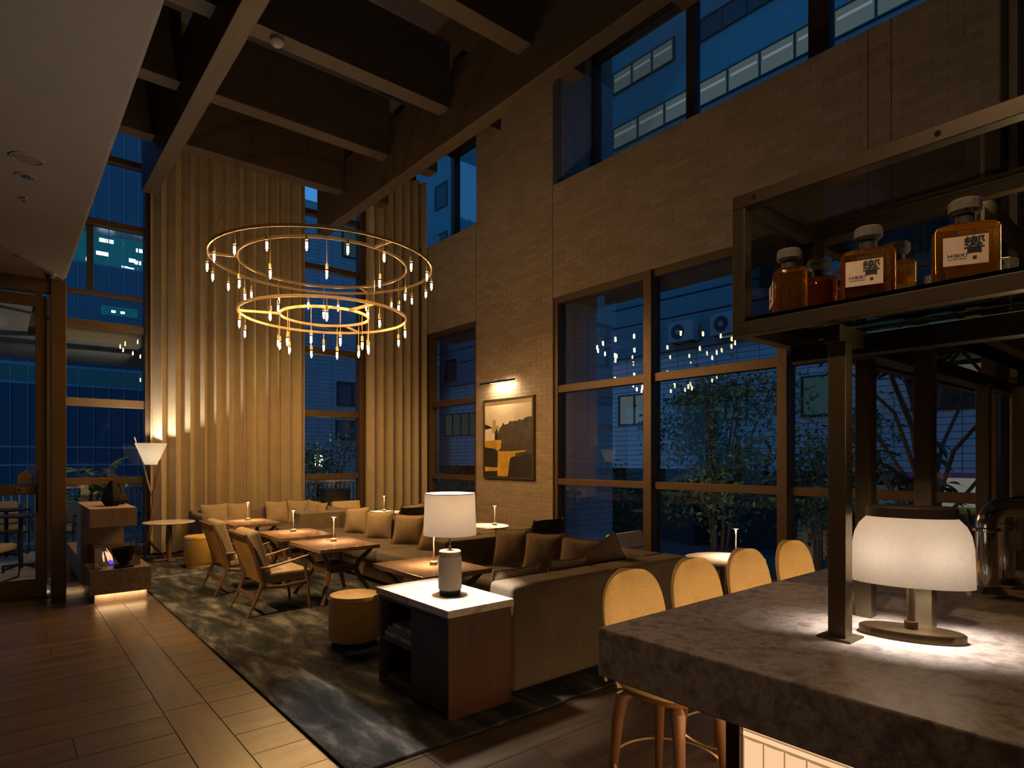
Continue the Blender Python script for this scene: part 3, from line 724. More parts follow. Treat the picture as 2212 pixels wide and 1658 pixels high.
LT = [('walnut lounge table in the U-shaped bay beside the stone-topped cabinet', 2.895, 4.59, 0.68, 0.87, (2.93, 4.60)),
      ('walnut lounge table in front of the armchair standing next to the mustard pouf', 2.85, 6.53, 0.68, 0.87, (2.885, 6.62)),
      ('middle walnut lounge table of the row of three by the armchairs', 2.85, 7.70, 0.68, 0.87, (2.87, 7.83)),
      ('walnut lounge table in front of the sofa under the wide curtain', 2.82, 9.52, 0.68, 0.87, (2.87, 9.72))]
for lb, x, yy, a, b, _ in LT: lounge_table(lb, x, yy, a, b)
def cordless(label, x, y, z):
    t = thing('cordless_lamp', label, 'table lamp', (x, y, z), 0, 'brass cordless table lamps')
    MB().lathe([(0, 0), (0.037, 0), (0.037, 0.004), (0.035, 0.005), (0.035, 0.032), (0.032, 0.034), (0, 0.034)], 24).build('base', M['brass'], t, smooth=True)
    MB().lathe([(0.0055, 0.034), (0.0055, 0.15), (0.0045, 0.155), (0.0045, 0.22), (0.0085, 0.272), (0.0, 0.272)], 12).build('stem', M['brass'], t, smooth=True)
    hd = MB().lathe([(0, 0.292), (0.02, 0.291), (0.055, 0.281), (0.056, 0.279), (0.03, 0.276), (0.0088, 0.274)], 28).build('head', M['brass_old'], t, smooth=True)
    MB().lathe([(0.010, 0.2738), (0.026, 0.2755), (0.026, 0.2745), (0.010, 0.2728)], 20, closed=True).build('led_ring', M['led_disc'], hd)
    l_ = lamp('AREA', 'cordless_lamp_beam', t, (0, 0, 0.2722), LAMP_TABLE, (1.0, 0.66, 0.36), direction=(0, 0, -1), sx=0.09, sy=0.09, spread=2.5); l_.data.shape = 'DISK'
    return t
LAMP_TABLE = 8.0
cl = ['small brass cordless lamp on the walnut table inside the U-shaped sofa bay', 'small brass cordless lamp on the walnut table next to the mustard pouf',
      'small brass cordless lamp on the middle walnut table of three', 'small brass cordless lamp on the walnut table under the wide curtain']
for (lb, x, yy, a, b, q), s in zip(LT, cl): cordless(s, q[0], q[1], 0.61)

# ---- sofas
def soft(name, mat, parent, *dims, bevel=0.035): return B(name, mat, parent, *dims, bevel=bevel, seg=4)
Z0 = 0.0185
A = thing('sectional_sofa', 'U-shaped taupe tweed sectional sofa with its high back beside the wooden cabinet', 'sofa', (0, 0, Z0))
for a, b in ((2.53, 3.512), (3.52, 4.49)): soft('back_panel', M['sofa'], A, (a, b, 3.03, 3.29, 0.015, 0.705))
soft('back_panel', M['sofa'], A, (4.22, 4.49, 3.30, 5.19, 0.015, 0.70)); soft('back_panel', M['sofa'], A, (3.46, 4.49, 5.20, 5.46, 0.015, 0.69))
soft('seat_cushion', M['sofa_seat'], A, (2.55, 3.37, 3.30, 3.98, 0.25, 0.42)); soft('seat_cushion', M['sofa_seat'], A, (3.38, 4.21, 3.30, 3.98, 0.25, 0.42)); soft('seat_cushion', M['sofa_seat'], A, (3.48, 4.21, 3.99, 5.19, 0.25, 0.42))
B('base', M['sofa'], A, (2.57, 4.20, 3.31, 3.93, 0.04, 0.249), (3.53, 4.20, 3.931, 5.18, 0.04, 0.249), bevel=0.01)
B('plinth', M['black'], A, (2.62, 4.15, 3.08, 3.88, 0.0, 0.04), (3.6, 4.15, 3.881, 5.14, 0.0, 0.04))
A2 = thing('bench_sofa', 'long taupe bench sofa with four speckled pillows facing the armchairs', 'sofa', (0, 0, Z0))
soft('back_panel', M['sofa'], A2, (4.22, 4.49, 5.48, 9.42, 0.015, 0.69))
for a, b in ((5.48, 6.78), (6.79, 8.1), (8.11, 9.42)): soft('seat_cushion', M['sofa_seat'], A2, (3.48, 4.21, a, b, 0.25, 0.42))
B('base', M['sofa'], A2, (3.53, 4.20, 5.49, 9.41, 0.04, 0.249), bevel=0.01); B('plinth', M['black'], A2, (3.6, 4.15, 5.55, 9.35, 0, 0.04))
A3 = thing('corner_sofa', 'dark taupe corner sofa standing against the wide curtain', 'sofa', (0, 0, Z0))
soft('back_panel', M['sofa'], A3, (2.34, 4.20, 10.86, 11.10, 0.015, 0.69)); soft('back_panel', M['sofa'], A3, (4.22, 4.49, 9.72, 11.10, 0.015, 0.69)); soft('end_panel', M['sofa'], A3, (3.55, 4.49, 9.44, 9.71, 0.015, 0.69))
soft('arm_panel', M['sofa'], A3, (2.34, 2.46, 10.20, 10.85, 0.015, 0.66))
soft('seat_cushion', M['sofa_seat'], A3, (2.47, 3.45, 10.16, 10.85, 0.25, 0.42)); soft('seat_cushion', M['sofa_seat'], A3, (3.46, 4.21, 9.72, 10.85, 0.25, 0.42))
B('base', M['sofa'], A3, (2.48, 4.2, 10.2, 10.84, 0.04, 0.249), (3.5, 4.2, 9.73, 10.199, 0.04, 0.249), bevel=0.01); B('plinth', M['black'], A3, (2.5, 4.15, 10.25, 10.8, 0, 0.04), (3.55, 4.15, 9.78, 10.249, 0, 0.04))

# ---- pillows
def pillow_parts(S, T, mat):
    m = MB(); N = 15
    def edge(u, v):
        k = 0.10*(1-v*v)**1.0; q = 0.10*(1-u*u)
        return S*u*(1-k), S*v*(1-q)
    def th(u, v): return T*((1-u*u)**0.55)*((1-v*v)**0.55)
    for sg in (1, -1):
        vs = []; fs = []
        for i in range(N):
            for j in range(N):
                u, v = -1+2*i/(N-1), -1+2*j/(N-1); x, z = edge(u, v)
                vs.append((x, sg*th(u, v)+0.004*math.sin(7*u+3*v)*(1-u*u)*(1-v*v), z))
        for i in range(N-1):
            for j in range(N-1):
                a = i*N+j; f = (a, a+N, a+N+1, a+1); fs.append(f if sg < 0 else tuple(reversed(f)))
        m.add(vs, fs)
    per = []
    for k in range(64):
        tt = k/64*4; s_ = tt % 1
        u, v = [( -1+2*s_, -1), (1, -1+2*s_), (1-2*s_, 1), (-1, 1-2*s_)][int(tt)]
        x, z = edge(u, v); per.append((x, 0, z))
    per.append(per[0])
    pp = MB().tube(per, 0.0055, 6, cap=False)
    return m.mesh('cover', mat, True), pp.mesh('piping', M['piping'], True)
P_A = pillow_parts(0.212, 0.08, M['pillow']); P_B = pillow_parts(0.212, 0.08, M['pillow_dark'])
def pillow(label, x, y, z, face, tilt=0.32, roll=0.0, kind=P_A, group='scatter pillows on the sofas'):
    # face: bearing (radians) the front looks to
    t = thing('pillow', label, 'pillow', (x, y, z), 0, group)
    t.rotation_euler = (-tilt, roll, face+PI/2)
    c = piece('cover', kind[0], t, (0, 0, 0)); piece('piping', kind[1], t, (0, 0, 0)); return t
ZP = Z0+0.42+0.178
WEST = PI; NORTH = PI/2; SOUTH = -PI/2
for k, (yy, s) in enumerate(((8.55, 'speckled tan pillow on the bench sofa farthest from the big white lamp'), (7.80, 'speckled tan pillow second along the bench sofa from its curtain end'),
                             (7.02, 'speckled tan pillow third along the bench sofa from its curtain end'), (6.33, 'speckled tan pillow on the bench sofa partly behind the big white lampshade'))):
    pillow(s, 4.08-0.02*(k % 2), yy, ZP-0.01*(k % 2), WEST+0.55+0.1*(k % 3), 0.33, 0.06*(k-1.5))
for k, (yy, s) in enumerate(((4.90, 'brown pillow in the inner corner of the U-shaped sofa below the divider'), (4.42, 'brown pillow in the middle of three along the U-shaped sofa'), (3.92, 'brown pillow third of three along the U-shaped sofa nearest its corner'))):
    pillow(s, 4.07, yy, ZP, WEST+0.42, 0.32, 0.05*(k-1), P_B)
pillow('pale speckled pillow lying against the sofa back beside the white ceramic lamp', 2.86, 3.44, ZP-0.03, NORTH-0.1, 0.45, 0.03)
pillow('olive speckled pillow next to the pale one on the U-shaped sofa', 3.36, 3.43, ZP-0.025, NORTH+0.05, 0.40, -0.04)
pillow('brown pillow with one corner peeking over the sofa back near the bar stools', 3.86, 3.44, ZP+0.045, NORTH-0.5, 0.25, 0.55, P_B)
for k, (x, s) in enumerate(((2.66, 'tan pillow at the arm end of the corner sofa under the curtain'), (3.02, 'tan pillow beside the brass lamp on the corner sofa'), (3.66, 'tan pillow right of the gap on the corner sofa'), (4.03, 'tan pillow in the angle of the corner sofa'))):
    pillow(s, x, 10.74, ZP, SOUTH+0.08*(k-1.5), 0.28, 0.04*(k-1))
pillow('tan pillow leaning on the window side of the corner sofa', 4.09, 10.33, ZP+0.01, WEST+0.1, 0.3, 0.05)
pillow('tan pillow just behind the end panel of the corner sofa', 4.09, 9.93, ZP, WEST-0.05, 0.3, -0.05)

# ---- armchairs
def armchair(label, x, y, rz=0.0):
    t = thing('armchair', label, 'armchair', (x, y, Z0), rz, 'low wooden armchairs')     # faces +x; origin between the rear feet
    W2 = 0.30
    for s in (-1, 1):
        yy = s*(W2-0.015)
        MB().tube([(-0.01, yy, 0.0), (0.085, yy, 0.20), (0.125, yy, 0.31), (0.10, yy, 0.43), (0.03, yy, 0.66), (-0.03, yy, 0.80)],
                  [(0.014,0.012), (0.022,0.017), (0.036,0.02), (0.026,0.018), (0.018,0.014), (0.013,0.012)], 8).build('rear_leg', M['walnut'], t, smooth=True)
        MB().tube([(0.60, yy, 0.0), (0.575, yy, 0.27), (0.535, yy, 0.535)], [(0.013,0.013), (0.020,0.017), (0.015,0.015)], 8).build('front_leg', M['walnut'], t, smooth=True)
        MB().tube([(0.075, yy, 0.46), (0.20, yy, 0.465), (0.40, yy, 0.505), (0.585, yy, 0.548)], [(0.016,0.016), (0.024,0.014), (0.024,0.012), (0.012,0.009)], 8).build('armrest', M['walnut'], t, smooth=True)
        MB().tube([(0.125, yy, 0.285), (0.30, yy, 0.262), (0.572, yy, 0.285)], [(0.02,0.02), (0.017,0.02), (0.016,0.018)], 8).build('side_rail', M['walnut'], t, smooth=True)
    B('stretcher', M['walnut'], t, (0.055, 0.075, -W2+0.03, W2-0.03, 0.155, 0.195)); B('front_rail', M['walnut'], t, (0.562, 0.582, -W2+0.03, W2-0.03, 0.25, 0.29))
    # leather back shell
    def bk(u, v):
        z = 0.30+0.49*v; x0 = 0.118-0.155*max(0, (v-0.02))**1.05 + 0.02*(1-v)**2
        return (x0+0.004, (u*2-1)*(W2-0.034), z)
    m = MB(); m.surf(2, 9, bk); n0 = len(m.v)
    m.surf(2, 9, lambda u, v: tuple(a+b for a, b in zip(bk(1-u, v), (0.016, 0, 0))))
    m.build('back_shell', M['leatherback'], t, smooth=True)
    B('top_rail', M['walnut'], t, (-0.045, -0.012, -W2+0.03, W2-0.03, 0.775, 0.80), bevel=0.004)
    # cushions
    c = B('back_cushion', M['cushion'], t, (-0.055, 0.055, -W2+0.045, W2-0.045, -0.25, 0.25), bevel=0.045, seg=4)
    c.location = (0.125, 0, 0.585); c.rotation_euler = (0, -0.29, 0)
    c = B('seat_cushion', M['cushion'], t, (0.14, 0.63, -W2+0.04, W2-0.04, 0.295, 0.405), bevel=0.045, seg=4)
    for bb in (-0.305, 0.305):
        MB().tube([(0.115, bb-0.006, 0.30), (0.115, bb+0.006, 0.30)], 0.008, 8).build('bolt', M['brass'], t)
    return t
armchair('tan leather-backed walnut armchair at the table beside the mustard pouf', 1.82, 6.425)
armchair('tan leather-backed walnut armchair at the middle table of three', 1.82, 7.61)

# ---- mustard poufs
def pouf(label, x, y, r, h):
    t = thing('pouf', label, 'pouf', (x, y, Z0), 0, 'mustard leather poufs')
    MB().lathe([(0, 0), (r*0.88, 0), (r*0.88, 0.055), (0, 0.055)], 40).build('plinth', M['mustard'] if h > 0.43 else M['black'], t, smooth=True)
    MB().lathe([(0, 0.055), (r*0.95, 0.055), (r, 0.075), (r, h-0.03), (r*0.985, h-0.012), (r*0.94, h), (r*0.6, h+0.006), (0, h+0.008)], 48).build('body', M['mustard'], t, smooth=True)
    MB().lathe([(r+0.002, h-0.034), (r+0.0035, h-0.030), (r+0.002, h-0.026), (r-0.002, h-0.030)], 48, closed=True).build('seam', M['mustard'], t, smooth=True)
pouf('round mustard leather pouf beside the stone-topped cabinet', 2.235, 4.72, 0.205, 0.415)
pouf('round mustard leather pouf near the small marble table by the curtain', 2.165, 9.55, 0.205, 0.435)

# ---- cabinet with stone top
cb = thing('side_cabinet', 'dark walnut cabinet with white marble top and open book shelves', 'cabinet', (0, 0, Z0))
hz = 0.665-Z0
B('stone_top', M['marble'], cb, (1.985, 2.485, 2.965, 3.855, hz-0.045, hz), bevel=0.003)
B('end_panel', M['mahogany'], cb, (2.0, 2.475, 2.98, 3.005, 0.0, hz-0.0455)); B('end_panel', M['mahog_dark'], cb, (2.0, 2.475, 3.815, 3.84, 0.0, hz-0.0455))
B('back_panel', M['mahog_dark'], cb, (2.455, 2.475, 3.006, 3.814, 0.0, hz-0.0455)); B('divider', M['mahog_dark'], cb, (2.0, 2.454, 3.385, 3.41, 0.0, hz-0.0455))
B('door', M['mahog_dark'], cb, (2.0, 2.02, 3.008, 3.382, 0.03, hz-0.075)); B('top_rail', M['mahog_dark'], cb, (2.004, 2.454, 3.006, 3.384, hz-0.072, hz-0.0455), (2.004, 2.454, 3.411, 3.814, hz-0.072, hz-0.0455))
B('shelf', M['mahogany'], cb, (2.005, 2.454, 3.411, 3.814, 0.30, 0.322)); B('shelf', M['mahogany'], cb, (2.005, 2.454, 3.411, 3.814, 0.0, 0.035))
def book(label, x, y, z, L, D, T, spine, rz, txt=None):
    t = thing('book', label, 'book', (x, y, z), rz, 'books in the cabinet')
    B('cover', spine, t, (0, 0.003, 0, L, 0, T), (0.003, D, 0, L, 0, 0.003), (0.003, D, 0, L, T-0.003, T))
    B('pages', M['paper'], t, (0.0035, D-0.006, 0.004, L-0.004, 0.0032, T-0.0032))
    if txt: text_mesh('spine_text', txt, T*0.72, M['ink'], t, (-0.0004, L*0.5, T*0.5), (PI/2, 0, -PI/2), 0.0006)
M['bk_cream'] = plain('cream_cover', (0.50,0.44,0.36), 0.6); M['bk_teal'] = plain('teal_cover', (0.16,0.22,0.21), 0.6); M['bk_grey'] = plain('grey_cover', (0.42,0.36,0.30), 0.6); M['bk_dark'] = plain('brown_cover', (0.12,0.09,0.06), 0.6)
zb = Z0+0.3225
book('cream book at the bottom of the stack on the upper cabinet shelf', 2.02, 3.43, zb, 0.36, 0.26, 0.033, M['bk_cream'], 0, 'archives')
book('blue-green book in the middle of the stack on the upper cabinet shelf', 2.03, 3.425, zb+0.0335, 0.35, 0.25, 0.034, M['bk_teal'], 0)
book('smaller grey book on top of the stack on the upper cabinet shelf', 2.035, 3.42, zb+0.068, 0.285, 0.22, 0.03, M['bk_grey'], 0, 'HOUSES')
book('dark book lying alone on the bottom cabinet shelf', 2.02, 3.43, Z0+0.0355, 0.33, 0.25, 0.035, M['bk_dark'], 0)

# ---- white table lamp on the cabinet
t = thing('table_lamp', 'large table lamp with white ceramic base and glowing linen drum shade', 'table lamp', (2.235, 3.315, 0.665))
MB().lathe([(0, 0), (0.068, 0), (0.068, 0.038), (0, 0.038)], 40).build('foot', M['black'], t, smooth=True)
MB().lathe([(0, 0.038), (0.070, 0.038), (0.075, 0.046), (0.076, 0.24), (0.072, 0.252), (0, 0.252)], 48).build('body', M['white_ceramic'], t, smooth=True)
MB().lathe([(0, 0.252), (0.070, 0.252), (0.071, 0.284), (0.066, 0.29), (0, 0.29)], 40).build('wood_collar', M['pale_wood'], t, smooth=True)
MB().lathe([(0, 0.29), (0.022, 0.29), (0.022, 0.294), (0.0095, 0.296), (0.0095, 0.315), (0.007, 0.317), (0.007, 0.45), (0, 0.45)], 16).build('stem', M['brushed'], t, smooth=True)
sh = MB().lathe([(0.172, 0.392), (0.166, 0.53), (0.163, 0.66), (0.161, 0.66), (0.164, 0.53), (0.170, 0.392)], 56, closed=True).build('lamp_shade', M['shade_linen'], t, smooth=True)
MB().lathe([(0.1635, 0.656), (0.1635, 0.6605), (0.1605, 0.6605), (0.1605, 0.656)], 56, closed=True).build('rim', M['black_metal'], sh, smooth=True)
MB().lathe([(0, 0.45), (0.016, 0.455), (0.03, 0.50), (0.026, 0.53), (0, 0.545)], 16).build('bulb', emit('warm_bulb', (1.0,0.72,0.42), 25.0), t, smooth=True)
lamp('POINT', 'table_lamp_light', t, (0, 0, 0.585), 100.0, (1.0, 0.86, 0.72), 0.035)

# ---- small marble table by the curtain and window tables
def round_table(label, x, y, r, h, mat_top, z=0.0, leg=0.045):
    t = thing('round_table', label, 'table', (x, y, z), 0, 'round pedestal tables')
    h -= z
    MB().lathe([(0, h-0.022), (r-0.012, h-0.022), (r, h-0.008), (r, h-0.004), (r-0.004, h), (0, h)], 56).build('tabletop', mat_top, t, smooth=True)
    MB().lathe([(0, 0.03), (leg*0.75, 0.03), (leg, h*0.5), (leg*0.85, h-0.022), (0, h-0.022)], 20).build('pedestal', M['walnut'], t, smooth=True)
    B('base', M['walnut'], t, (-r*0.62, r*0.62, -0.04, 0.04, 0.0, 0.03), (-0.04, 0.04, 0.0405, r*0.62, 0.0, 0.03), (-0.04, 0.04, -r*0.62, -0.0405, 0, 0.03), bevel=0.006)
    return t
round_table('small round marble table on a wooden pedestal beside the branch floor lamp', 1.93, 10.38, 0.35, 0.60, M['marble'], Z0)
RT = [('round marble table near the corner curtain and brick wall', 5.16, 9.80, (5.27, 9.92)), ('round marble table in front of the brick pier', 5.22, 6.92, (5.38, 6.85)), ('round marble table by the large window behind the bar stools', 5.30, 3.20, (5.42, 3.15))]
rl = ['small brass cordless lamp on the round table in front of the corner curtain', 'small brass cordless lamp on the round table below the painting', 'small brass cordless lamp on the round table behind the bar stools']
for (lb, x, yy, q), s, mt in zip(RT, rl, (M['marble'], M['marble'], M['marble_pink'])):
    round_table(lb, x, yy, 0.37, 0.60, mt); cordless(s, q[0], q[1], 0.60)

# ---- chairs at the window tables
def block_chair(name, label, x, y, rz, mat, group=None):
    t = thing(name, label, 'chair', (x, y, 0), rz, group)    # faces -y
    soft('seat', mat, t, (-0.28, 0.28, -0.26, 0.24, 0.26, 0.42), bevel=0.03)
    b = soft('backrest', mat, t, (-0.28, 0.28, -0.055, 0.055, 0.0, 0.17), bevel=0.025); b.location = (0, 0.235, 0.40); b.rotation_euler = (-0.16, 0, 0)
    b = soft('backrest', mat, t, (-0.28, 0.28, -0.055, 0.055, 0.175, 0.35), bevel=0.025); b.location = (0, 0.235, 0.40); b.rotation_euler = (-0.16, 0, 0)
    for sx in (-0.23, 0.23):
        for sy in (-0.2, 0.2): MB().tube([(sx, sy, 0.262), (sx*1.05, sy*1.08, 0)], [0.018, 0.011], 8).build('leg', M['walnut'], t, smooth=True)
    B('seat_rail', M['walnut'], t, (-0.24, 0.24, -0.21, 0.21, 0.235, 0.259))
block_chair('low_chair', 'cream leather low chair at the round table by the corner curtain', 5.0, 10.62, 0.05, M['cream_leather'])
block_chair('low_chair', 'pale grey leather low chair at the round table by the large window', 5.22, 4.05, 0.08, M['grey_leather'])
def sling_chair(label, x, y, rz):
    t = thing('sling_chair', label, 'chair', (x, y, 0), rz, 'dark leather sling chairs')       # faces +y
    for s in (-1, 1):
        MB().tube([(s*0.27, -0.30, 0.0), (s*0.27, -0.20, 0.40), (s*0.27, -0.30, 0.78)], [0.012, 0.016, 0.012], 8).build('rear_post', M['walnut'], t, smooth=True)
        MB().tube([(s*0.27, 0.25, 0.0), (s*0.27, 0.22, 0.40)], [0.011, 0.015], 8).build('front_post', M['walnut'], t, smooth=True)
        MB().tube([(s*0.27, -0.22, 0.40), (s*0.27, 0.24, 0.41)], 0.014, 8).build('side_rail', M['walnut'], t, smooth=True)
        MB().tube([(s*0.284, -0.285, 0.70), (s*0.30, -0.285, 0.70)], 0.011, 8).build('bolt', M['brass_old'], t)
    m = MB(); m.surf(9, 7, lambda u, v: (-0.255+0.51*u, -0.205-0.085*v+0.035*math.sin(PI*u), 0.42+0.34*v)); m.surf(9, 7, lambda u, v: (0.255-0.51*u, -0.190-0.085*v+0.035*math.sin(PI*u), 0.42+0.34*v))
    m.build('back_sling', M['dark_leather'], t, smooth=True)
    soft('seat', M['dark_leather'], t, (-0.25, 0.25, -0.19, 0.25, 0.37, 0.44), bevel=0.02)
sling_chair('dark leather sling-back chair at the round table by the corner curtain', 5.12, 8.83, -0.05); sling_chair('dark leather sling-back chair at the round table in front of the brick pier', 5.36, 6.02, 0.06)
pillow('cream pillow on the sling chair behind the big white lampshade', 5.22, 8.80, 0.61, NORTH-0.2, 0.3, 0.1)

# ---- branch floor lamp
t = thing('floor_lamp', 'branching wooden floor lamp with white cone shade beside the curtain', 'floor lamp', (1.79, 10.98, 0))
rdir = Vector((0.7687, -0.6396, 0)); fdir = Vector((0.6396, 0.7687, 0))
def RP(s, f, z): return tuple(rdir*s + fdir*f + Vector((0, 0, z)))
MB().tube([RP(-0.10, 0, 0.0), RP(-0.045, 0, 0.24), RP(0.0, 0, 0.52), RP(0.04, 0, 0.86), RP(0.045, 0, 0.98), RP(0.10, 0, 1.30), RP(0.135, 0, 1.52)], [0.016, 0.026, 0.027, 0.026, 0.028, 0.021, 0.018], 10).build('trunk', M['walnut'], t, smooth=True)
MB().tube([RP(-0.035, 0, 0.29), RP(0.06, -0.02, 0.18), RP(0.32, -0.10, 0.0)], [0.019, 0.016, 0.011], 8).build('leg', M['walnut'], t, smooth=True)
MB().tube([RP(-0.045, 0, 0.27), RP(-0.02, 0.12, 0.14), RP(0.02, 0.30, 0.0)], [0.018, 0.015, 0.011], 8).build('leg', M['walnut'], t, smooth=True)
MB().tube([RP(0.04, 0, 0.94), RP(-0.02, 0, 1.08), RP(-0.12, 0, 1.45), RP(-0.26, 0, 1.88)], [0.021, 0.017, 0.014, 0.009], 8).build('branch', M['walnut'], t, smooth=True)
sc_ = RP(0.02, -0.03, 0)
s_ = MB().lathe([(0.085, 1.45), (0.222, 1.785), (0.219, 1.785), (0.082, 1.45)], 48, sc_, closed=True).build('lamp_shade', M['shade_white'], t, smooth=True)
MB().lathe([(0, 1.46), (0.08, 1.46), (0.08, 1.466), (0, 1.466)], 32, sc_).build('diffuser', M['shade_white'], s_, smooth=True)
lamp('POINT', 'floor_lamp_light', t, (sc_[0], sc_[1], 1.66), 105.0, (1.0, 0.86, 0.68), 0.04)

# ---- hearth
hp = thing('fireplace', 'block fireplace of smoked oak with terrazzo hearth slab and glass-guarded flame', 'fireplace', (0, 0, 0))
B('hearth_slab', M['terrazzo'], hp, (0.706, 1.276, 7.80, 10.75, 0.10, 0.357), bevel=0.004)
B('plinth', M['hearth_wood'], hp, (0.758, 1.245, 7.87, 10.6, 0.0, 0.0995))
B('chimney_block', M['hearth_wood'], hp, (0.706, 1.137, 7.80, 9.20, 0.815, 1.015), bevel=0.003); B('column', M['hearth_wood'], hp, (0.7065, 1.10, 8.45, 9.20, 0.3575, 0.8145))
g = hp
for d in ((0.765, 0.771, 7.98, 8.448, 0.358, 0.575), (0.772, 1.19, 7.98, 7.986, 0.358, 0.575), (1.191, 1.197, 7.98, 8.448, 0.358, 0.575)): B('glass_guard', M['case_glass'], g, d)
B('burner_tray', M['bronze_dark'], hp, (0.84, 1.12, 8.1, 8.36, 0.3575, 0.364))
B('fire_lining', M['terrazzo'], hp, (0.772, 1.19, 8.43, 8.449, 0.3575, 0.56))
fl = [emit('flame_orange', (1.0, 0.55, 0.28), 1.3), emit('flame_blue', (0.16, 0.10, 1.0), 0.9)]
for k in range(5):
    a = random.uniform(-0.045, 0.045); hgt = random.uniform(0.09, 0.15); mt = fl[0]
    MB().tube([(0.92+a, 8.2, 0.395), (0.92+a*0.9-0.012, 8.2+random.uniform(-.02,.02), 0.395+hgt*0.5), (0.92+a*0.4-0.035, 8.2, 0.395+hgt)], [0.006, 0.010, 0.0015], 7).build('flame', mt, hp, smooth=True)
MB().tube([(0.955, 8.2, 0.364), (0.945, 8.2, 0.385), (0.925, 8.2, 0.41)], [0.02, 0.024, 0.006], 9).build('flame', fl[1], hp, smooth=True)
B('led_strip', M['led'], hp, (0.77, 1.235, 7.84, 7.855, 0.094, 0.0985))
lamp('AREA', 'hearth_glow', hp, (1.0, 7.838, 0.092), 1.1, WARM, direction=(0, 0.12, -1), sx=0.46, sy=0.03)
lamp('AREA', 'hearth_glow', hp, (1.262, 9.0, 0.092), 2.2, WARM, direction=(0.05, 0, -1), sx=0.02, sy=1.9)
lamp('AREA', 'hearth_glow', hp, (0.72, 9.3, 0.092), 0.5, WARM, direction=(-0.05, 0, -1), sx=0.02, sy=1.4)
def facet_vase(label, x, y, z, s, rot):
    t = thing('vase', label, 'vase', (x, y, z), rot)
    MB().lathe([(0, 0), (0.075*s, 0), (0.125*s, 0.07*s), (0.118*s, 0.12*s), (0.03*s, 0.33*s), (0.022*s, 0.33*s), (0.02*s, 0.30*s), (0, 0.30*s)], 7).build('body', M['black'], t)
facet_vase('taller black faceted teardrop vase on the fireplace block', 0.955, 8.20, 1.015, 0.86, 0.2); facet_vase('shorter black faceted vase half hidden behind the taller one', 1.045, 8.42, 1.015, 0.74, 0.6)
t = thing('bowl', 'black footed bowl standing on the terrazzo hearth slab', 'bowl', (1.03, 7.90, 0.357))
B('foot', M['black'], t, (-0.085, 0.085, -0.07, 0.07, 0.0, 0.022), bevel=0.004)
MB().lathe([(0, 0.022), (0.035, 0.022), (0.06, 0.07), (0.105, 0.15), (0.118, 0.215), (0.108, 0.215), (0.09, 0.14), (0.04, 0.06), (0, 0.055)], 18).build('cup', M['black'], t, smooth=True)

# ================================================================== BAR
bar = thing('bar_counter', 'massive fossil-stone bar counter with backlit parchment front panels', 'counter', (0, 0, 0))
B('stone_slab', M['counter'], bar, (1.357, 5.2, -1.4, 1.233, 0.907, 1.05), bevel=0.005)
B('body', M['bronze_dark'], bar, (1.412, 5.1, -1.3, 0.818, 0.0, 0.9065))
pw = 0.0515; ph = 0.80
def pan(axis):
    m = MB(); n = 7
    for k in range(n):   # softly pillowed strip
        a0, a1 = k/n, (k+1)/n
        f = lambda s: 0.004*(1-(2*s-1)**4)
        v0, v1 = a0*(pw-0.004), a1*(pw-0.004)
        if axis == 'x': vs = [(-f(a0), v0, 0), (-f(a1), v1, 0), (-f(a1), v1, ph), (-f(a0), v0, ph)]
        else: vs = [(v0, f(a0), 0), (v1, f(a1), 0), (v1, f(a1), ph), (v0, f(a0), ph)]
        m.add(vs, [(3,2,1,0)] if axis == 'x' else [(3,2,1,0)])
    return m.mesh('backlit_panel', M['panel_glow'])
px_, py_ = pan('x'), pan('y')
for k in range(38): piece('backlit_panel', px_, bar, (1.4085, 0.80-0.004-pw*(k+1)+0.004, 0.062))
for k in range(66): piece('backlit_panel', py_, bar, (1.44+pw*k, 0.8215, 0.062))
M['parch'] = emit('parchment_seam', (0.62,0.34,0.15), 0.62)
B('panel_backing', M['parch'], bar, (1.4095, 1.4118, -1.2, 0.80, 0.05, 0.905)); B('panel_backing', M['parch'], bar, (1.43, 4.9, 0.8182, 0.8205, 0.05, 0.905))
top_glow = emit('backlit_parchment_top', (1.0,0.60,0.33), 1.05)
for z0, z1 in ((0.868, 0.878), (0.884, 0.902)):
    B('top_border', top_glow, bar, (1.4065, 1.4094, -1.2, 0.798, z0, z1)); B('top_border', top_glow, bar, (1.44, 4.86, 0.8206, 0.8235, z0, z1))
B('corner_trim', M['brass_old'], bar, (1.392, 1.43, 0.80, 0.838, 0.0, 0.9065), bevel=0.003); B('corner_trim', M['brass_old'], bar, (4.86, 4.9, 0.80, 0.838, 0, 0.9065))
B('kick_plate', M['bronze_dark'], bar, (1.404, 1.4115, -1.2, 0.798, 0.0, 0.058), (1.432, 4.858, 0.8185, 0.83, 0.0, 0.058))
lamp('AREA', 'counter_glow', bar, (3.1, 0.84, 0.66), 17.0, (1.0, 0.62, 0.27), direction=(0, 1, 0), sx=3.3, sy=0.40)

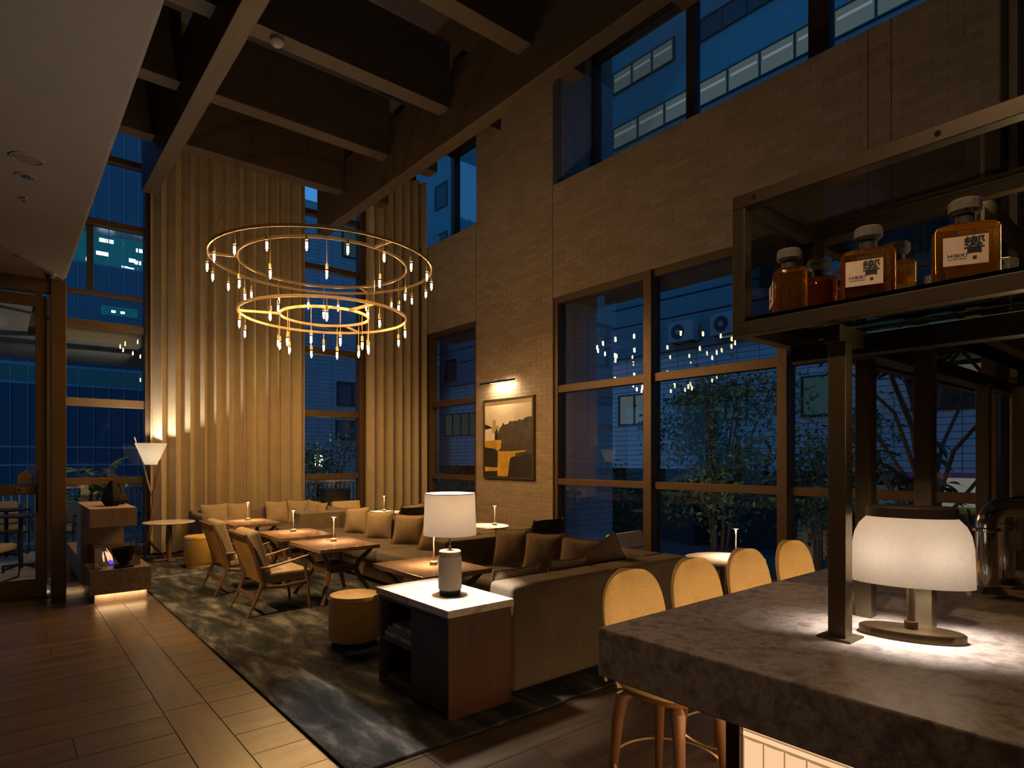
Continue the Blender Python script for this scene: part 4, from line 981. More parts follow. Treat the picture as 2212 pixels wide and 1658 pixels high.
def stool(label, x, y, rz=0.0):
    t = thing('bar_stool', label, 'bar stool', (x, y, 0), rz, 'mustard bar stools')     # faces -y
    NU, NV = 17, 20
    def shell(sg):
        vs = []; fs = []
        for i in range(NU):
            for j in range(NV):
                a = -1+2*i/(NU-1); tt_ = j/(NV-1); b = 1-(1-tt_)**1.9
                q_ = max(0, (b-0.50)/0.50); wv = 0.215*max(0.0, 1-q_**2.7)**(1/2.7)
                wv = wv*(0.90+0.10*min(1, b/0.4))
                th_ = 0.034*(max(0, 1-abs(a)**4)**0.5)*(max(0.0, 1-b**7)**0.5)
                z = 0.60+0.455*b; yc = 0.165+0.085*b-0.05*a*a
                vs.append((a*wv, yc+sg*th_, z))
        for i in range(NU-1):
            for j in range(NV-1):
                q = i*NV+j; f = (q, q+NV, q+NV+1, q+1); fs.append(f if sg < 0 else tuple(reversed(f)))
        return vs, fs
    m = MB(); m.add(*shell(-1)); m.add(*shell(1)); m.build('backrest', M['mustard_cloth'], t, smooth=True)
    MB().lathe([(0, 0.605), (0.19, 0.605), (0.205, 0.625), (0.205, 0.66), (0.19, 0.68), (0, 0.685)], 32, e=3.0).build('seat', M['mustard_cloth'], t, smooth=True)
    MB().lathe([(0, 0.575), (0.17, 0.575), (0.18, 0.604), (0, 0.604)], 24, e=3.0).build('seat_frame', M['walnut_leg'], t, smooth=True)
    for sx in (-1, 1):
        for sy in (-1, 1):
            MB().tube([(sx*0.10, sy*0.10, 0.575), (sx*0.135, sy*0.135, 0.545), (sx*0.150, sy*0.150, 0.45), (sx*0.178, sy*0.178, 0.0)], [0.02, 0.030, 0.024, 0.014], 10).build('leg', M['walnut_leg'], t, smooth=True)
    m = MB(); m.lathe([(0.230, 0.262), (0.236, 0.268), (0.230, 0.274), (0.224, 0.268)], 40, closed=True); m.build('foot_ring', M['brass'], t, smooth=True)
    for sx in (-1, 1): MB().tube([(sx*0.165, 0.20, 0.60), (sx*0.17, 0.215, 0.66), (sx*0.17, 0.222, 0.74)], 0.009, 8).build('back_bracket', M['brass'], t, smooth=True)
    return t
M['walnut_leg'] = wood('stool_walnut', (0.085,0.034,0.013), (0.17,0.078,0.032), 0.4, 2, 0.8)
s0 = stool('mustard upholstered bar stool at the counter corner with its legs showing below the slab', 2.155, 1.56, 0.03)
for k, (x, lb) in enumerate(((2.64, 'mustard upholstered bar stool second from the counter corner'), (3.13, 'mustard upholstered bar stool third from the counter corner'), (3.66, 'mustard upholstered bar stool farthest along the counter beside the window mullion'))):
    dup(s0, (x, 1.56, 0), 0.03-0.02*k, lb)

# ---- bottle display
cs = thing('display_case', 'bronze framed glass display case on posts above the bar counter', 'display case', (0, 0, 0))
CX0, CX1, CY0, CY1, CZ0, CZ1, R_ = 1.70, 2.20, -1.1, 1.0, 1.917, 2.338, 0.04
def rails(x0, x1, y0, y1, z0, z1):
    for z in (z0, z1-R_):
        for a in (x0, x1-R_): B('frame_rail', M['bronze_case'], cs, (a, a+R_, y0, y1, z, z+R_), bevel=0.002)
        for b in (y0, y1-R_): B('frame_rail', M['bronze_case'], cs, (x0+R_, x1-R_, b, b+R_, z, z+R_), bevel=0.002)
    for a in (x0, x1-R_):
        for b in (y0, y1-R_): B('frame_post', M['bronze_case'], cs, (a, a+R_, b, b+R_, z0+R_, z1-R_), bevel=0.002)
M['bronze_case'] = plain('case_bronze', (0.06,0.042,0.023), 0.42, 0.5, var=0.08)
rails(CX0, CX1, CY0, CY1, CZ0, CZ1)
B('shelf_pane', M['shelf_glass'], cs, (CX0+0.006, CX1-0.006, CY0+0.006, CY1-0.006, CZ0+R_, CZ0+R_+0.012))
B('top_pane', M['case_glass'], cs, (CX0+0.041, CX1-0.041, CY0+0.041, CY1-0.041, CZ1-0.012, CZ1-0.004))
B('end_pane', M['case_glass'], cs, (CX0+R_, CX1-R_, CY1-0.012, CY1-0.006, CZ0+R_+0.012, CZ1-R_))
rails(2.2005, 4.3, 0.5, 1.0, CZ0, CZ1)
B('shelf_pane', M['shelf_glass'], cs, (2.245, 4.294, 0.506, 0.994, CZ0+R_, CZ0+R_+0.012)); B('top_pane', M['case_glass'], cs, (2.245, 4.25, 0.541, 0.959, CZ1-0.012, CZ1-0.004))
B('under_beam', M['black_metal'], cs, (1.925, 1.985, -1.05, 0.93, 1.855, 1.905)); B('under_beam', M['black_metal'], cs, (1.986, 4.2, 0.71, 0.77, 1.855, 1.905))
for yy in (0.735, 0.18, -0.5): B('cross_arm', M['bronze_case'], cs, (1.755, 2.145, yy-0.022, yy+0.022, 1.8705, 1.9165))
for x, yy in ((1.80, 0.73), (2.11, 0.778), (2.11, 0.615), (3.25, 0.73), (3.52, 0.66), (1.80, -0.5), (2.11, -0.5)):
    B('post', M['brushed'], cs, (x-0.0235, x+0.0235, yy-0.0235, yy+0.0235, 1.0505, 1.87), bevel=0.002)
B('base_plate', M['brushed'], cs, (1.755, 1.845, 0.685, 0.775, 1.0502, 1.056)); B('base_plate', M['brushed'], cs, (3.21, 3.29, 0.69, 0.77, 1.0502, 1.056))
for z in (2.318,):
    for yy in (0.93, 0.47): MB().tube([(1.6985, yy, z), (1.7002, yy, z)], 0.007, 10).build('screw', M['black'], cs)
B('led_strip', M['led'], cs, (2.165, 2.172, -1.0, 0.95, 1.972, 1.975))
lamp('AREA', 'case_glow', cs, (2.16, 0.3, 1.978), 4.0, (1.0, 0.70, 0.36), direction=(-0.75, 0, 0.5), sx=0.012, sy=1.5)

def bottle(label, x, y, z, phi, s=1.0, text=True, mat='whisky', lab=True):
    t = thing('bottle', label, 'bottle', (x, y, z), phi, 'whisky bottles in the display case')      # label faces -y
    MB().lathe([(0, 0.0), (0.060*s, 0.0), (0.0655*s, 0.006*s), (0.0655*s, 0.122*s), (0.060*s, 0.132*s), (0.028*s, 0.138*s), (0.0, 0.138*s)], 40, sx=1.0, sy=0.72, e=3.2).build('body', M[mat], t, smooth=True)
    MB().lathe([(0, 0.138*s), (0.022*s, 0.138*s), (0.020*s, 0.162*s), (0, 0.162*s)], 20).build('neck', M['ink'], t, smooth=True)
    MB().lathe([(0, 0.162*s), (0.026*s, 0.162*s), (0.034*s, 0.170*s), (0.034*s, 0.192*s), (0.030*s, 0.197*s), (0, 0.197*s)], 14).build('stopper', M['crystal'], t)
    if lab:
        yl = -0.0655*0.72*s-0.0016; ox = -0.008*s
        l = B('label', M['paper'], t, (ox-0.043*s, ox+0.043*s, yl, yl+0.001, 0.034*s, 0.100*s))
        if text:
            R90 = (PI/2, 0, 0)
            text_mesh('character', '響', 0.042*s, M['ink'], l, (ox+0.016*s, yl-0.0006, 0.075*s), R90, 0.0004*s)
            text_mesh('lettering', 'HIBIKI', 0.0115*s, M['ink'], l, (ox-0.016*s, yl-0.0006, 0.056*s), R90, 0.0, 1.25)
            text_mesh('small_print', 'SUNTORY WHISKY', 0.0038*s, M['ink'], l, (ox-0.016*s, yl-0.0006, 0.048*s), R90, 0.0, 1.1)
            text_mesh('seal', '■', 0.010*s, M['ink'], l, (ox+0.017*s, yl-0.0006, 0.048*s), R90)
    return t
ZS = CZ0+R_+0.0125
bottle('whisky bottle with label turned to the side at the end of the display case', 1.795, 0.872, ZS, -2.55)
bottle('unlabelled whisky bottle just behind the one at the case end', 1.955, 0.855, ZS, 0.6, 1.0, False, 'whisky_red', False)
bottle('whisky bottle at the back of the case with only its crystal stopper showing', 2.085, 0.845, ZS, 0.4, 0.94, False, 'whisky_red', False)
bottle('whisky bottle with calligraphy label standing mid case at the front', 1.785, 0.652, ZS, -1.25)
bottle('whisky bottle with amber glow behind the mid-case bottle', 1.955, 0.640, ZS, 0.5, 0.97, False, 'whisky', False)
bottle('whisky bottle with calligraphy label standing in front of the tall bronze post', 1.785, 0.437, ZS, -1.15, 1.02)
bottle('red-brown whisky bottle with cream label on the far arm of the display', 3.66, 0.70, ZS, -1.2, 1.0, False, 'whisky_red')
def tumbler(label, x, y, z):
    t = thing('tumbler', label, 'glass', (x, y, z), 0, 'cut glass tumblers')
    MB().lathe([(0, 0), (0.034, 0), (0.038, 0.075), (0.035, 0.075), (0.031, 0.012), (0, 0.012)], 16).build('bowl', M['crystal'], t)
    MB().lathe([(0.0365, 0.02), (0.0385, 0.03), (0.0375, 0.04), (0.0355, 0.03)], 16, closed=True).build('cut_band', M['crystal'], t)
tumbler('clear cut-glass tumbler between the two calligraphy bottles', 1.96, 0.535, ZS)
tumbler('clear cut-glass tumbler at the cropped end of the display shelf', 1.93, 0.40, ZS)

# ---- things on the counter
t = thing('table_lamp', 'oval opal glass bar lamp with bronze cap and oval bronze base', 'table lamp', (1.958, 0.605, 1.05), math.atan2(-0.19, 0.062))
MB().lathe([(0, 0), (1.0, 0), (1.0, 0.020), (0.96, 0.024), (0, 0.024)], 56, sx=0.128, sy=0.062).build('base', M['brass_old'], t, smooth=True)
MB().lathe([(0, 0.024), (0.017, 0.024), (0.017, 0.045), (0.0105, 0.046), (0.0105, 0.33), (0, 0.33)], 20).build('stem', M['brass_old'], t, smooth=True)
prof = [(1.0, 0.150), (0.985, 0.21), (0.975, 0.255), (0.94, 0.288), (0.86, 0.315), (0.72, 0.338)]
inner = [(r-0.022, z) for r, z in reversed(prof)]
MB().lathe(prof+inner, 72, sx=0.148, sy=0.080, closed=True).build('lamp_shade', M['opal'], t, smooth=True)
MB().lathe([(0, 0.336), (0.74, 0.336), (0.74, 0.362), (0.70, 0.366), (0, 0.366)], 56, sx=0.148, sy=0.082).build('cap', M['bronze_dark'], t, smooth=True)
for xx in (-0.055, 0.055):
    lamp('POINT', 'bar_lamp_light', t, (xx, 0, 0.235), 8.0, (1.0, 0.88, 0.77), 0.03)
def tap(label, x, y, tagcard=False):
    t = thing('beer_tap', label, 'beer tap', (x, y, 1.05), 0, 'chrome beer towers')
    MB().lathe([(0, 0), (0.064, 0), (0.064, 0.012), (0.045, 0.032), (0.036, 0.034), (0, 0.034)], 12).build('flange', M['chrome'], t)
    pts = [(0, 0, 0.03), (0, 0, 0.25)] + [tuple(rdir*(0.07*(1-math.cos(a))) + Vector((0, 0, 0.25+0.07*math.sin(a)))) for a in [PI/2*k/8 for k in range(1, 9)]] + [tuple(rdir*0.26 + Vector((0, 0, 0.32)))]
    MB().tube(pts, 0.035, 24).build('column', M['chrome'], t, smooth=True)
    MB().lathe([(0.036, 0.232), (0.046, 0.236), (0.046, 0.244), (0.036, 0.248)], 28, closed=True).build('collar', M['chrome'], t, smooth=True)
    c = rdir*0.19
    MB().tube([tuple(c-rdir*0.012+Vector((0,0,0.32))), tuple(c+rdir*0.012+Vector((0,0,0.32)))], 0.047, 24).build('collar', M['chrome'], t, smooth=True)
    MB().tube([tuple(c+rdir*0.04-fdir*0.02+Vector((0,0,0.31))), tuple(c+rdir*0.04-fdir*0.10+Vector((0,0,0.30))), tuple(c+rdir*0.04-fdir*0.105+Vector((0,0,0.26)))], 0.011, 10).build('spout', M['chrome'], t, smooth=True)
    if tagcard:
        g_ = MB().obox(tuple(-fdir*0.0365+rdir*0.012+Vector((0,0,0.18))), 0.044, 0.0012, 0.075, math.atan2(rdir.y, rdir.x)).build('tag_card', M['white'], t)
        MB().obox(tuple(-fdir*0.0373+rdir*0.012+Vector((0,0,0.157))), 0.044, 0.0006, 0.03, math.atan2(rdir.y, rdir.x)).build('tag_band', M['yellow'], g_)
    return t
tap('chrome swan-neck beer tower closest to the oval bar lamp', 2.775, 0.615); tap('chrome beer tower with a white and yellow tag card hanging on it', 3.03, 0.615, True)
t = thing('wine_glass', 'empty stemmed wine glass standing behind the oval bar lamp', 'glass', (3.33, 0.835, 1.05))
MB().lathe([(0, 0), (0.036, 0.001), (0.034, 0.003), (0.006, 0.006), (0.004, 0.02), (0.004, 0.135), (0.008, 0.145)], 24).build('stem', M['crystal'], t, smooth=True)
MB().lathe([(0.008, 0.145), (0.035, 0.170), (0.048, 0.205), (0.045, 0.24), (0.036, 0.272), (0.0348, 0.272), (0.0438, 0.24), (0.0465, 0.205), (0.034, 0.172), (0.006, 0.148)], 28, closed=True).build('bowl', M['case_glass'], t, smooth=True)
t = thing('jug', 'small white ceramic jug behind the chrome beer tower', 'jug', (3.52, 0.86, 1.05))
MB().lathe([(0, 0), (0.045, 0), (0.06, 0.05), (0.058, 0.11), (0.035, 0.15), (0.038, 0.175), (0.034, 0.175), (0.03, 0.15), (0, 0.14)], 24).build('body', M['white'], t, smooth=True)
MB().tube([(0.055, 0, 0.06), (0.085, 0, 0.08), (0.085, 0, 0.12), (0.045, 0, 0.14)], 0.007, 8).build('handle', M['white'], t, smooth=True)
t = thing('tape_measure', 'black and yellow tape measure lying beside the beer tower', 'tape measure', (3.20, 0.80, 1.05), 0.4)
B('case', M['black'], t, (-0.024, 0.024, -0.02, 0.02, 0, 0.05), bevel=0.012, seg=3)
MB().tube([(0, -0.0225, 0.025), (0, 0.0225, 0.025)], 0.016, 18).build('side_disc', M['yellow'], t, smooth=True)
MB().tube([(-0.0242, 0, 0.025), (0.0242, 0, 0.025)], 0.014, 18).build('grip', M['yellow'], t, smooth=True)
t = thing('bar_spoon', 'chrome bar spoon lying on the counter below the beer towers', 'spoon', (2.56, 0.43, 1.053), -0.75)
MB().tube([(-0.02, 0, 0.006), (0.2, 0, 0.004)], 0.0035, 8).build('handle', M['chrome'], t, smooth=True)
MB().lathe([(0, 0), (0.012, 0.001), (0.013, 0.004), (0.011, 0.004), (0, 0.002)], 14, (-0.03, 0, 0.0), sx=1.4).build('bowl', M['chrome'], t, smooth=True)

# ---- lamps added out of view to light the bar area: downlights in the low ceiling
for k, (x, yy) in enumerate(((-0.9, 1.2), (-0.9, 3.6), (-2.2, 2.4))):
    t = thing('downlight', ['recessed downlight in the low ceiling beside the bar counter', 'recessed downlight in the low ceiling across from the carpet corner', 'recessed downlight in the low ceiling by the far wall'][k], 'downlight', (x, yy, 3.55))
    MB().lathe([(0.035, 0.0), (0.05, 0.0), (0.05, -0.006), (0.035, -0.006)], 24, closed=True).build('trim_ring', M['soffit'], t, smooth=True)
    MB().lathe([(0, -0.001), (0.034, -0.001), (0.034, -0.003), (0, -0.003)], 20).build('lens', M['led_disc'], t)
    lamp('SPOT', 'downlight_beam', t, (0, 0, -0.02), (1.0, 0.8, 2.0)[k], (1.0, 0.66, 0.36), 0.03, (0, 0, -1), angle=2.0, blend=0.8)

t = thing('spotlight', 'small black spotlight on the low ceiling edge aimed at the bottle display', 'spotlight', (0.30, 0.40, 3.55))  # added lamp out of view, brightens the bottles and their labels
MB().lathe([(0, 0), (0.04, 0), (0.04, -0.012), (0, -0.012)], 18).build('mount', M['black_metal'], t, smooth=True)
sd = (Vector((1.8, 0.6, 2.05))-Vector((0.30, 0.40, 3.47))).normalized()
MB().tube([tuple(Vector((0,0,-0.05))-sd*0.05), tuple(Vector((0,0,-0.05))+sd*0.06)], 0.032, 16).build('head', M['black_metal'], t, smooth=True)
lamp('SPOT', 'spotlight_beam', t, tuple(Vector((0,0,-0.05))+sd*0.07), 70.0, (1.0, 0.66, 0.38), 0.03, tuple(sd), angle=0.62, blend=0.7)

t = thing('spotlight', 'small black spotlight on the low ceiling edge aimed at the stone counter', 'spotlight', (0.30, 0.95, 3.55))  # second added lamp out of view, brightens the counter top
MB().lathe([(0, 0), (0.04, 0), (0.04, -0.012), (0, -0.012)], 18).build('mount', M['black_metal'], t, smooth=True)
sd = (Vector((1.9, 0.9, 1.05))-Vector((0.30, 0.95, 3.5))).normalized()
MB().tube([tuple(Vector((0,0,-0.05))-sd*0.05), tuple(Vector((0,0,-0.05))+sd*0.06)], 0.032, 16).build('head', M['black_metal'], t, smooth=True)
lamp('SPOT', 'spotlight_beam', t, tuple(Vector((0,0,-0.05))+sd*0.07), 26.0, (1.0, 0.68, 0.42), 0.03, tuple(sd), angle=0.75, blend=0.9)

# ================================================================== OUTSIDE
terr = struct('floor'); terr.name = 'floor_terrace'
B('terrace_slab', M['bld_dark'], terr, (-6, 7.2, 11.76, 13.45, -0.3, -0.03), (-6, 0.6, 8.82, 11.759, -0.3, -0.03))
tme = MB().box(0.004, 0.596, 0.004, 0.596, -0.029, -0.005).mesh('tile', M['terr_tile'])
for i in range(5):
    for j in range(7): piece('tile', tme, terr, (-2.46+0.6*i, 8.83+0.6*j, 0))
for i in range(11):
    for j in range(2): piece('tile', tme, terr, (0.62+0.6*i, 11.83+0.6*j, 0))
rl_ = thing('terrace_railing', 'metal terrace railing of thin upright bars in front of the hedge', 'railing', (0, 13.28, 0))
B('top_rail', M['rail'], rl_, (-3, 7.2, -0.025, 0.025, 1.02, 1.06)); B('bottom_rail', M['rail'], rl_, (-3, 7.2, -0.015, 0.015, 0.08, 0.11))
bar_me = MB().box(-0.006, 0.006, -0.006, 0.006, 0.11, 1.02).mesh('bar', M['rail'])
for k in range(92): piece('bar', bar_me, rl_, (-2.4+0.105*k, 0, 0))
def leaf_cloud(mat, n, fn, size, name='foliage', rnd=random):
    m = MB()
    for _ in range(n):
        p_ = Vector(fn()); L = size*rnd.uniform(0.6, 1.3); w_ = L*0.42
        q = Quaternion((rnd.gauss(0,1), rnd.gauss(0,1), rnd.gauss(0,1), rnd.gauss(0,1))).normalized()
        m.add([p_ + q @ Vector(v) for v in ((0,0,0), (w_/2, L*0.45, 0.01), (0, L, 0), (-w_/2, L*0.45, 0.01))], [(0,1,2), (0,2,3)])
    return m.mesh(name, mat)
hedge = thing('hedge', 'dark clipped hedge growing behind the terrace railing', 'hedge', (0, 13.9, 0))
tag(piece('foliage', leaf_cloud(M['leaf_tree'], 6500, lambda: (random.uniform(-3.5, 7.5), random.gauss(0, 0.22), random.uniform(-0.6, 0.9+0.12*math.sin(random.uniform(-3,7)))), 0.10), hedge, (0, 0, 0)), kind='stuff')
B('stems', M['bark'], hedge, *[(-3.4+0.5*k, -3.38+0.5*k, -0.01, 0.01, -1.0, 0.4) for k in range(22)])

def leaf_blade(L, w_, mat, droop=0.25):
    m = MB(); n = 6
    vs = []; fs = []
    for i in range(n+1):
        s = i/n; ww = w_*math.sin(PI*min(1, s*0.93+0.07))**0.8; z = -droop*L*s*s
        for k in (-1, 0, 1): vs.append((k*ww/2, s*L, z+abs(k)*0.015*L))
    for i in range(n):
        for k in range(2):
            a = i*3+k; fs.append((a, a+1, a+4, a+3))
    m.add(vs, fs); return m.mesh('leaf', mat, True)
def leafy_plant(name, label, x, y, z, stems, leaf_me, nl, pot=None, stem_r=0.012, whorl=False, rnd=None):
    rnd = rnd or random.Random(11)
    t = thing(name, label, 'plant', (x, y, z))
    for pts in stems:
        MB().tube(pts, [stem_r*(1-0.6*i/(len(pts)-1)) for i in range(len(pts))], 7).build('stem', M['bark'], t, smooth=True)
        for k in range(nl):
            if whorl:
                base = Vector(pts[-1]) if k % 2 == 0 else Vector(pts[-2]).lerp(Vector(pts[-1]), rnd.uniform(0.2, 0.9))
                az = 2*PI*k/nl + rnd.uniform(-0.2, 0.2); el = rnd.uniform(-0.5, 0.35)
            else:
                s = rnd.uniform(0.25, 1.0)*(len(pts)-1); i = min(int(s), len(pts)-2)
                base = Vector(pts[i]).lerp(Vector(pts[i+1]), s-i); az = rnd.uniform(0, 2*PI); el = rnd.uniform(-0.2, 0.9)
            sc = rnd.uniform(0.7, 1.15)
            piece('leaf', leaf_me, t, base, (el, rnd.uniform(-0.3, 0.3), az), (sc, sc, sc))
    if pot: MB().lathe([(0, 0), (pot*0.8, 0), (pot, pot*1.6), (pot*0.92, pot*1.6), (pot*0.75, pot*1.2), (0, pot*1.2)], 24).build('pot', M['ac'], t, smooth=True)
    return t
M['leaf_bright'] = plain('bright_leaf', (0.09,0.19,0.05), 0.45, var=0.35, scale=3)
lf1 = leaf_blade(0.34, 0.10, M['leaf_bright'], 0.35); lf2 = leaf_blade(0.28, 0.07, M['leaf_bright'], 0.2); lf3 = leaf_blade(0.27, 0.085, M['leaf'], 0.35)
rn = random.Random(5)
leafy_plant('potted_plant', 'dense palm-like potted plant on the terrace behind the fireplace', 1.12, 12.25, 0.0, [[(0, 0, 0.2), (rn.uniform(-.12,.12), rn.uniform(-.1,.1), 0.8), (rn.uniform(-.35,.35), rn.uniform(-.25,.2), rn.uniform(1.1, 1.45))] for _ in range(8)], lf1, 17, 0.2, 0.012, False, rn)
leafy_plant('potted_plant', 'slender long-leaved potted plant outside the window between the curtains', 5.02, 12.3, 0.0, [[(0, 0, 0.2), (rn.uniform(-.06,.06), rn.uniform(-.05,.05), 0.9), (rn.uniform(-.18,.22), rn.uniform(-.1,.1), rn.uniform(1.45, 1.95))] for _ in range(4)], lf2, 11, 0.19, 0.012, False, rn)
rn = random.Random(21)
stems = []
for k in range(19):
    a = rn.uniform(0, 2*PI); r1 = rn.uniform(0.3, 1.2); zt = rn.uniform(0.5, 3.7)
    stems.append([(0.0, 0.0, max(-0.5, zt-2.0)), (r1*0.35*math.cos(a), r1*0.35*math.sin(a), zt-0.9), (r1*0.75*math.cos(a), r1*0.9*math.sin(a), zt-0.3), (r1*0.8*math.cos(a), r1*1.15*math.sin(a), zt)])
tp = leafy_plant('umbrella_tree', 'umbrella tree with whorled glossy leaves outside the window behind the bar', 8.75, 2.55, -0.3, stems, lf3, 15, None, 0.03, True, rn)
MB().tube([(0, 0, -0.7), (0.05, 0.03, 0.4), (-0.05, 0.06, 1.2), (0.1, -0.05, 2.2), (0.05, 0.1, 3.0)], [0.07, 0.06, 0.05, 0.035, 0.02], 10).build('trunk', M['bark'], tp, smooth=True)

def tree(label, x, y, z, h, rx, rz, n, seed, nst=5):
    rd = random.Random(seed); t = thing('garden_tree', label, 'tree', (x, y, z), 0, 'small street trees outside the large window')
    tips = []
    for k in range(nst):
        a = 2*PI*k/nst + rd.uniform(-.4,.4); r1 = rx*rd.uniform(0.3, 0.8)
        pts = [(0.06*math.cos(a), 0.06*math.sin(a), 0), (r1*0.25*math.cos(a), r1*0.25*math.sin(a), h*0.35), (r1*0.6*math.cos(a), r1*0.6*math.sin(a), h*0.65), (r1*math.cos(a), r1*math.sin(a), h*rd.uniform(0.8, 0.98))]
        MB().tube(pts, [0.035, 0.028, 0.018, 0.006], 7).build('trunk', M['bark'], t, smooth=True)
        for j in range(5):
            s = rd.uniform(0.3, 0.95)*3; i = min(int(s), 2); b = Vector(pts[i]).lerp(Vector(pts[i+1]), s-i)
            e = b + Vector((rd.uniform(-1,1)*rx*0.55, rd.uniform(-1,1)*rx*0.55, rd.uniform(0.05, 0.5)))
            MB().tube([b, (b+e)/2+Vector((0,0,0.05)), e], [0.012, 0.008, 0.003], 5).build('branch', M['bark'], t); tips += [e, (b+e)/2]
        tips.append(Vector(pts[-1]))
    def fn():
        c = rd.choice(tips); return (c.x+rd.gauss(0, 0.22), c.y+rd.gauss(0, 0.22), c.z+rd.gauss(0, 0.20))
    tag(piece('foliage', leaf_cloud(M['leaf_tree'], n, fn, 0.115, rnd=rd), t, (0, 0, 0)), kind='stuff')
tree('bushy multi-stemmed tree filling the middle pane of the large window', 10.0, 6.15, -0.9, 4.2, 1.25, 1, 5200, 4, 6)
tree('low leafy shrub at the foot of the tiled pier outside the large window', 9.75, 8.3, -0.9, 2.0, 0.8, 1, 2200, 8, 4)
tree('slim leafy tree close to the dark mullion beside the last bar stool', 10.6, 4.6, -0.9, 3.0, 0.9, 1, 2200, 15, 4)
tree('small hedge shrub seen low in the narrow window left of the painting', 9.5, 14.0, -0.9, 2.0, 0.9, 1, 1500, 19, 4)
tree('dark tree behind the railing seen between the curtains', 6.6, 15.5, -0.9, 3.0, 0.9, 1, 2200, 23, 4)

# terrace furniture
def terrace_table(label, x, y):
    t = thing('terrace_table', label, 'table', (x, y, -0.005), 0, 'dark terrace tables')
    MB().lathe([(0, 0.74), (0.29, 0.74), (0.31, 0.755), (0.31, 0.765), (0, 0.765)], 36).build('tabletop', M['black_metal'], t, smooth=True)
    MB().lathe([(0, 0.02), (0.028, 0.02), (0.028, 0.74), (0, 0.74)], 12).build('column', M['black_metal'], t, smooth=True)
    for k in range(4):
        a = PI/4+PI/2*k; MB().tube([(0.02*math.cos(a), 0.02*math.sin(a), 0.07), (0.27*math.cos(a), 0.27*math.sin(a), 0.035), (0.27*math.cos(a), 0.27*math.sin(a), 0.0)], 0.018, 6).build('foot', M['black_metal'], t)
terrace_table('dark round terrace table seen through the glass door', 0.20, 11.0); terrace_table('second dark terrace table beyond the first near the railing', 0.05, 12.35)
def terrace_chair(label, x, y, rz):
    t = thing('terrace_chair', label, 'chair', (x, y, -0.005), rz, 'terrace chairs with pale cushions')     # faces -y
    for s in (-1, 1):
        MB().tube([(s*0.27, -0.22, 0.62), (s*0.27, -0.26, 0.1), (s*0.27, -0.22, 0.012), (s*0.27, 0.22, 0.012), (s*0.27, 0.27, 0.08), (s*0.27, 0.22, 0.62), (s*0.25, 0.27, 0.80)], 0.011, 7).build('side_frame', M['black_metal'], t, smooth=True)
        MB().tube([(s*0.27, -0.22, 0.62), (s*0.27, 0.22, 0.64)], 0.014, 7).build('armrest', M['black_metal'], t, smooth=True)
    soft('seat_cushion', M['cushion'], t, (-0.25, 0.25, -0.25, 0.22, 0.36, 0.46)); b = soft('back_cushion', M['cushion'], t, (-0.25, 0.25, -0.05, 0.05, 0.0, 0.38)); b.location = (0, 0.22, 0.46); b.rotation_euler = (-0.2, 0, 0)
    MB().tube([(-0.25, 0.27, 0.80), (0.25, 0.27, 0.80)], 0.011, 7).build('back_bar', M['black_metal'], t)
    B('seat_bars', M['black_metal'], t, (-0.27, 0.27, -0.2, -0.17, 0.34, 0.359), (-0.27, 0.27, 0.15, 0.18, 0.34, 0.359))
terrace_chair('cushioned terrace chair at the table behind the glass door', -0.18, 10.2, PI*0.85); terrace_chair('cushioned terrace chair by the railing behind the far terrace table', 0.02, 12.95, 0.2)
terrace_chair('cushioned terrace chair outside the window beside the fireplace', 0.80, 12.55, -0.6)
t = thing('rope_armchair', 'navy rope-woven terrace armchair outside the window between the curtains', 'armchair', (5.50, 12.62, -0.005), 0.3)
MB().lathe([(0.30, 0.30), (0.34, 0.80), (0.35, 0.86), (0.31, 0.86), (0.27, 0.32)], 40, closed=True).build('rope_shell', M['rope'], t, smooth=True)
rm = MB().box(-0.006, 0.006, -0.004, 0.004, 0.30, 0.84).mesh('rope', M['cable'])
for k in range(40): a = 2*PI*k/40; piece('rope', rm, t, (0.035*math.cos(a)*0+0.325*math.cos(a), 0.325*math.sin(a), 0), (0, 0, a+PI/2))
M['navy'] = plain('navy_cushion', (0.03,0.04,0.10), 0.8)
MB().lathe([(0, 0.36), (0.24, 0.36), (0.25, 0.45), (0.2, 0.48), (0, 0.48)], 24).build('seat_cushion', M['navy'], t, smooth=True)
MB().lathe([(0.30, 0.861), (0.355, 0.865), (0.355, 0.90), (0.30, 0.90)], 36, closed=True).build('top_roll', M['navy'], t, smooth=True)
for k in range(4): a = PI/4+PI/2*k; MB().tube([(0.22*math.cos(a), 0.22*math.sin(a), 0.0), (0.24*math.cos(a), 0.24*math.sin(a), 0.31)], 0.014, 7).build('leg', M['black_metal'], t)

for k, (x, yy, pw_) in enumerate(((0.75, 12.7, 34.0), (-0.4, 10.0, 14.0))):
    t = thing('eave_light', ['small round light under the terrace eave above the potted palm', 'small round light under the terrace eave above the glass door chairs'][k], 'downlight', (x, yy, 3.42))
    MB().lathe([(0.03, 0.0), (0.05, 0.0), (0.05, -0.008), (0.03, -0.008)], 20, closed=True).build('trim_ring', M['rail'], t, smooth=True)
    MB().lathe([(0, -0.001), (0.029, -0.001), (0.029, -0.004), (0, -0.004)], 16).build('lens', M['led_disc'], t)
    lamp('SPOT', 'eave_beam', t, (0, 0, -0.02), pw_, (1.0, 0.74, 0.45), 0.03, (0, 0, -1), angle=2.1, blend=0.8)
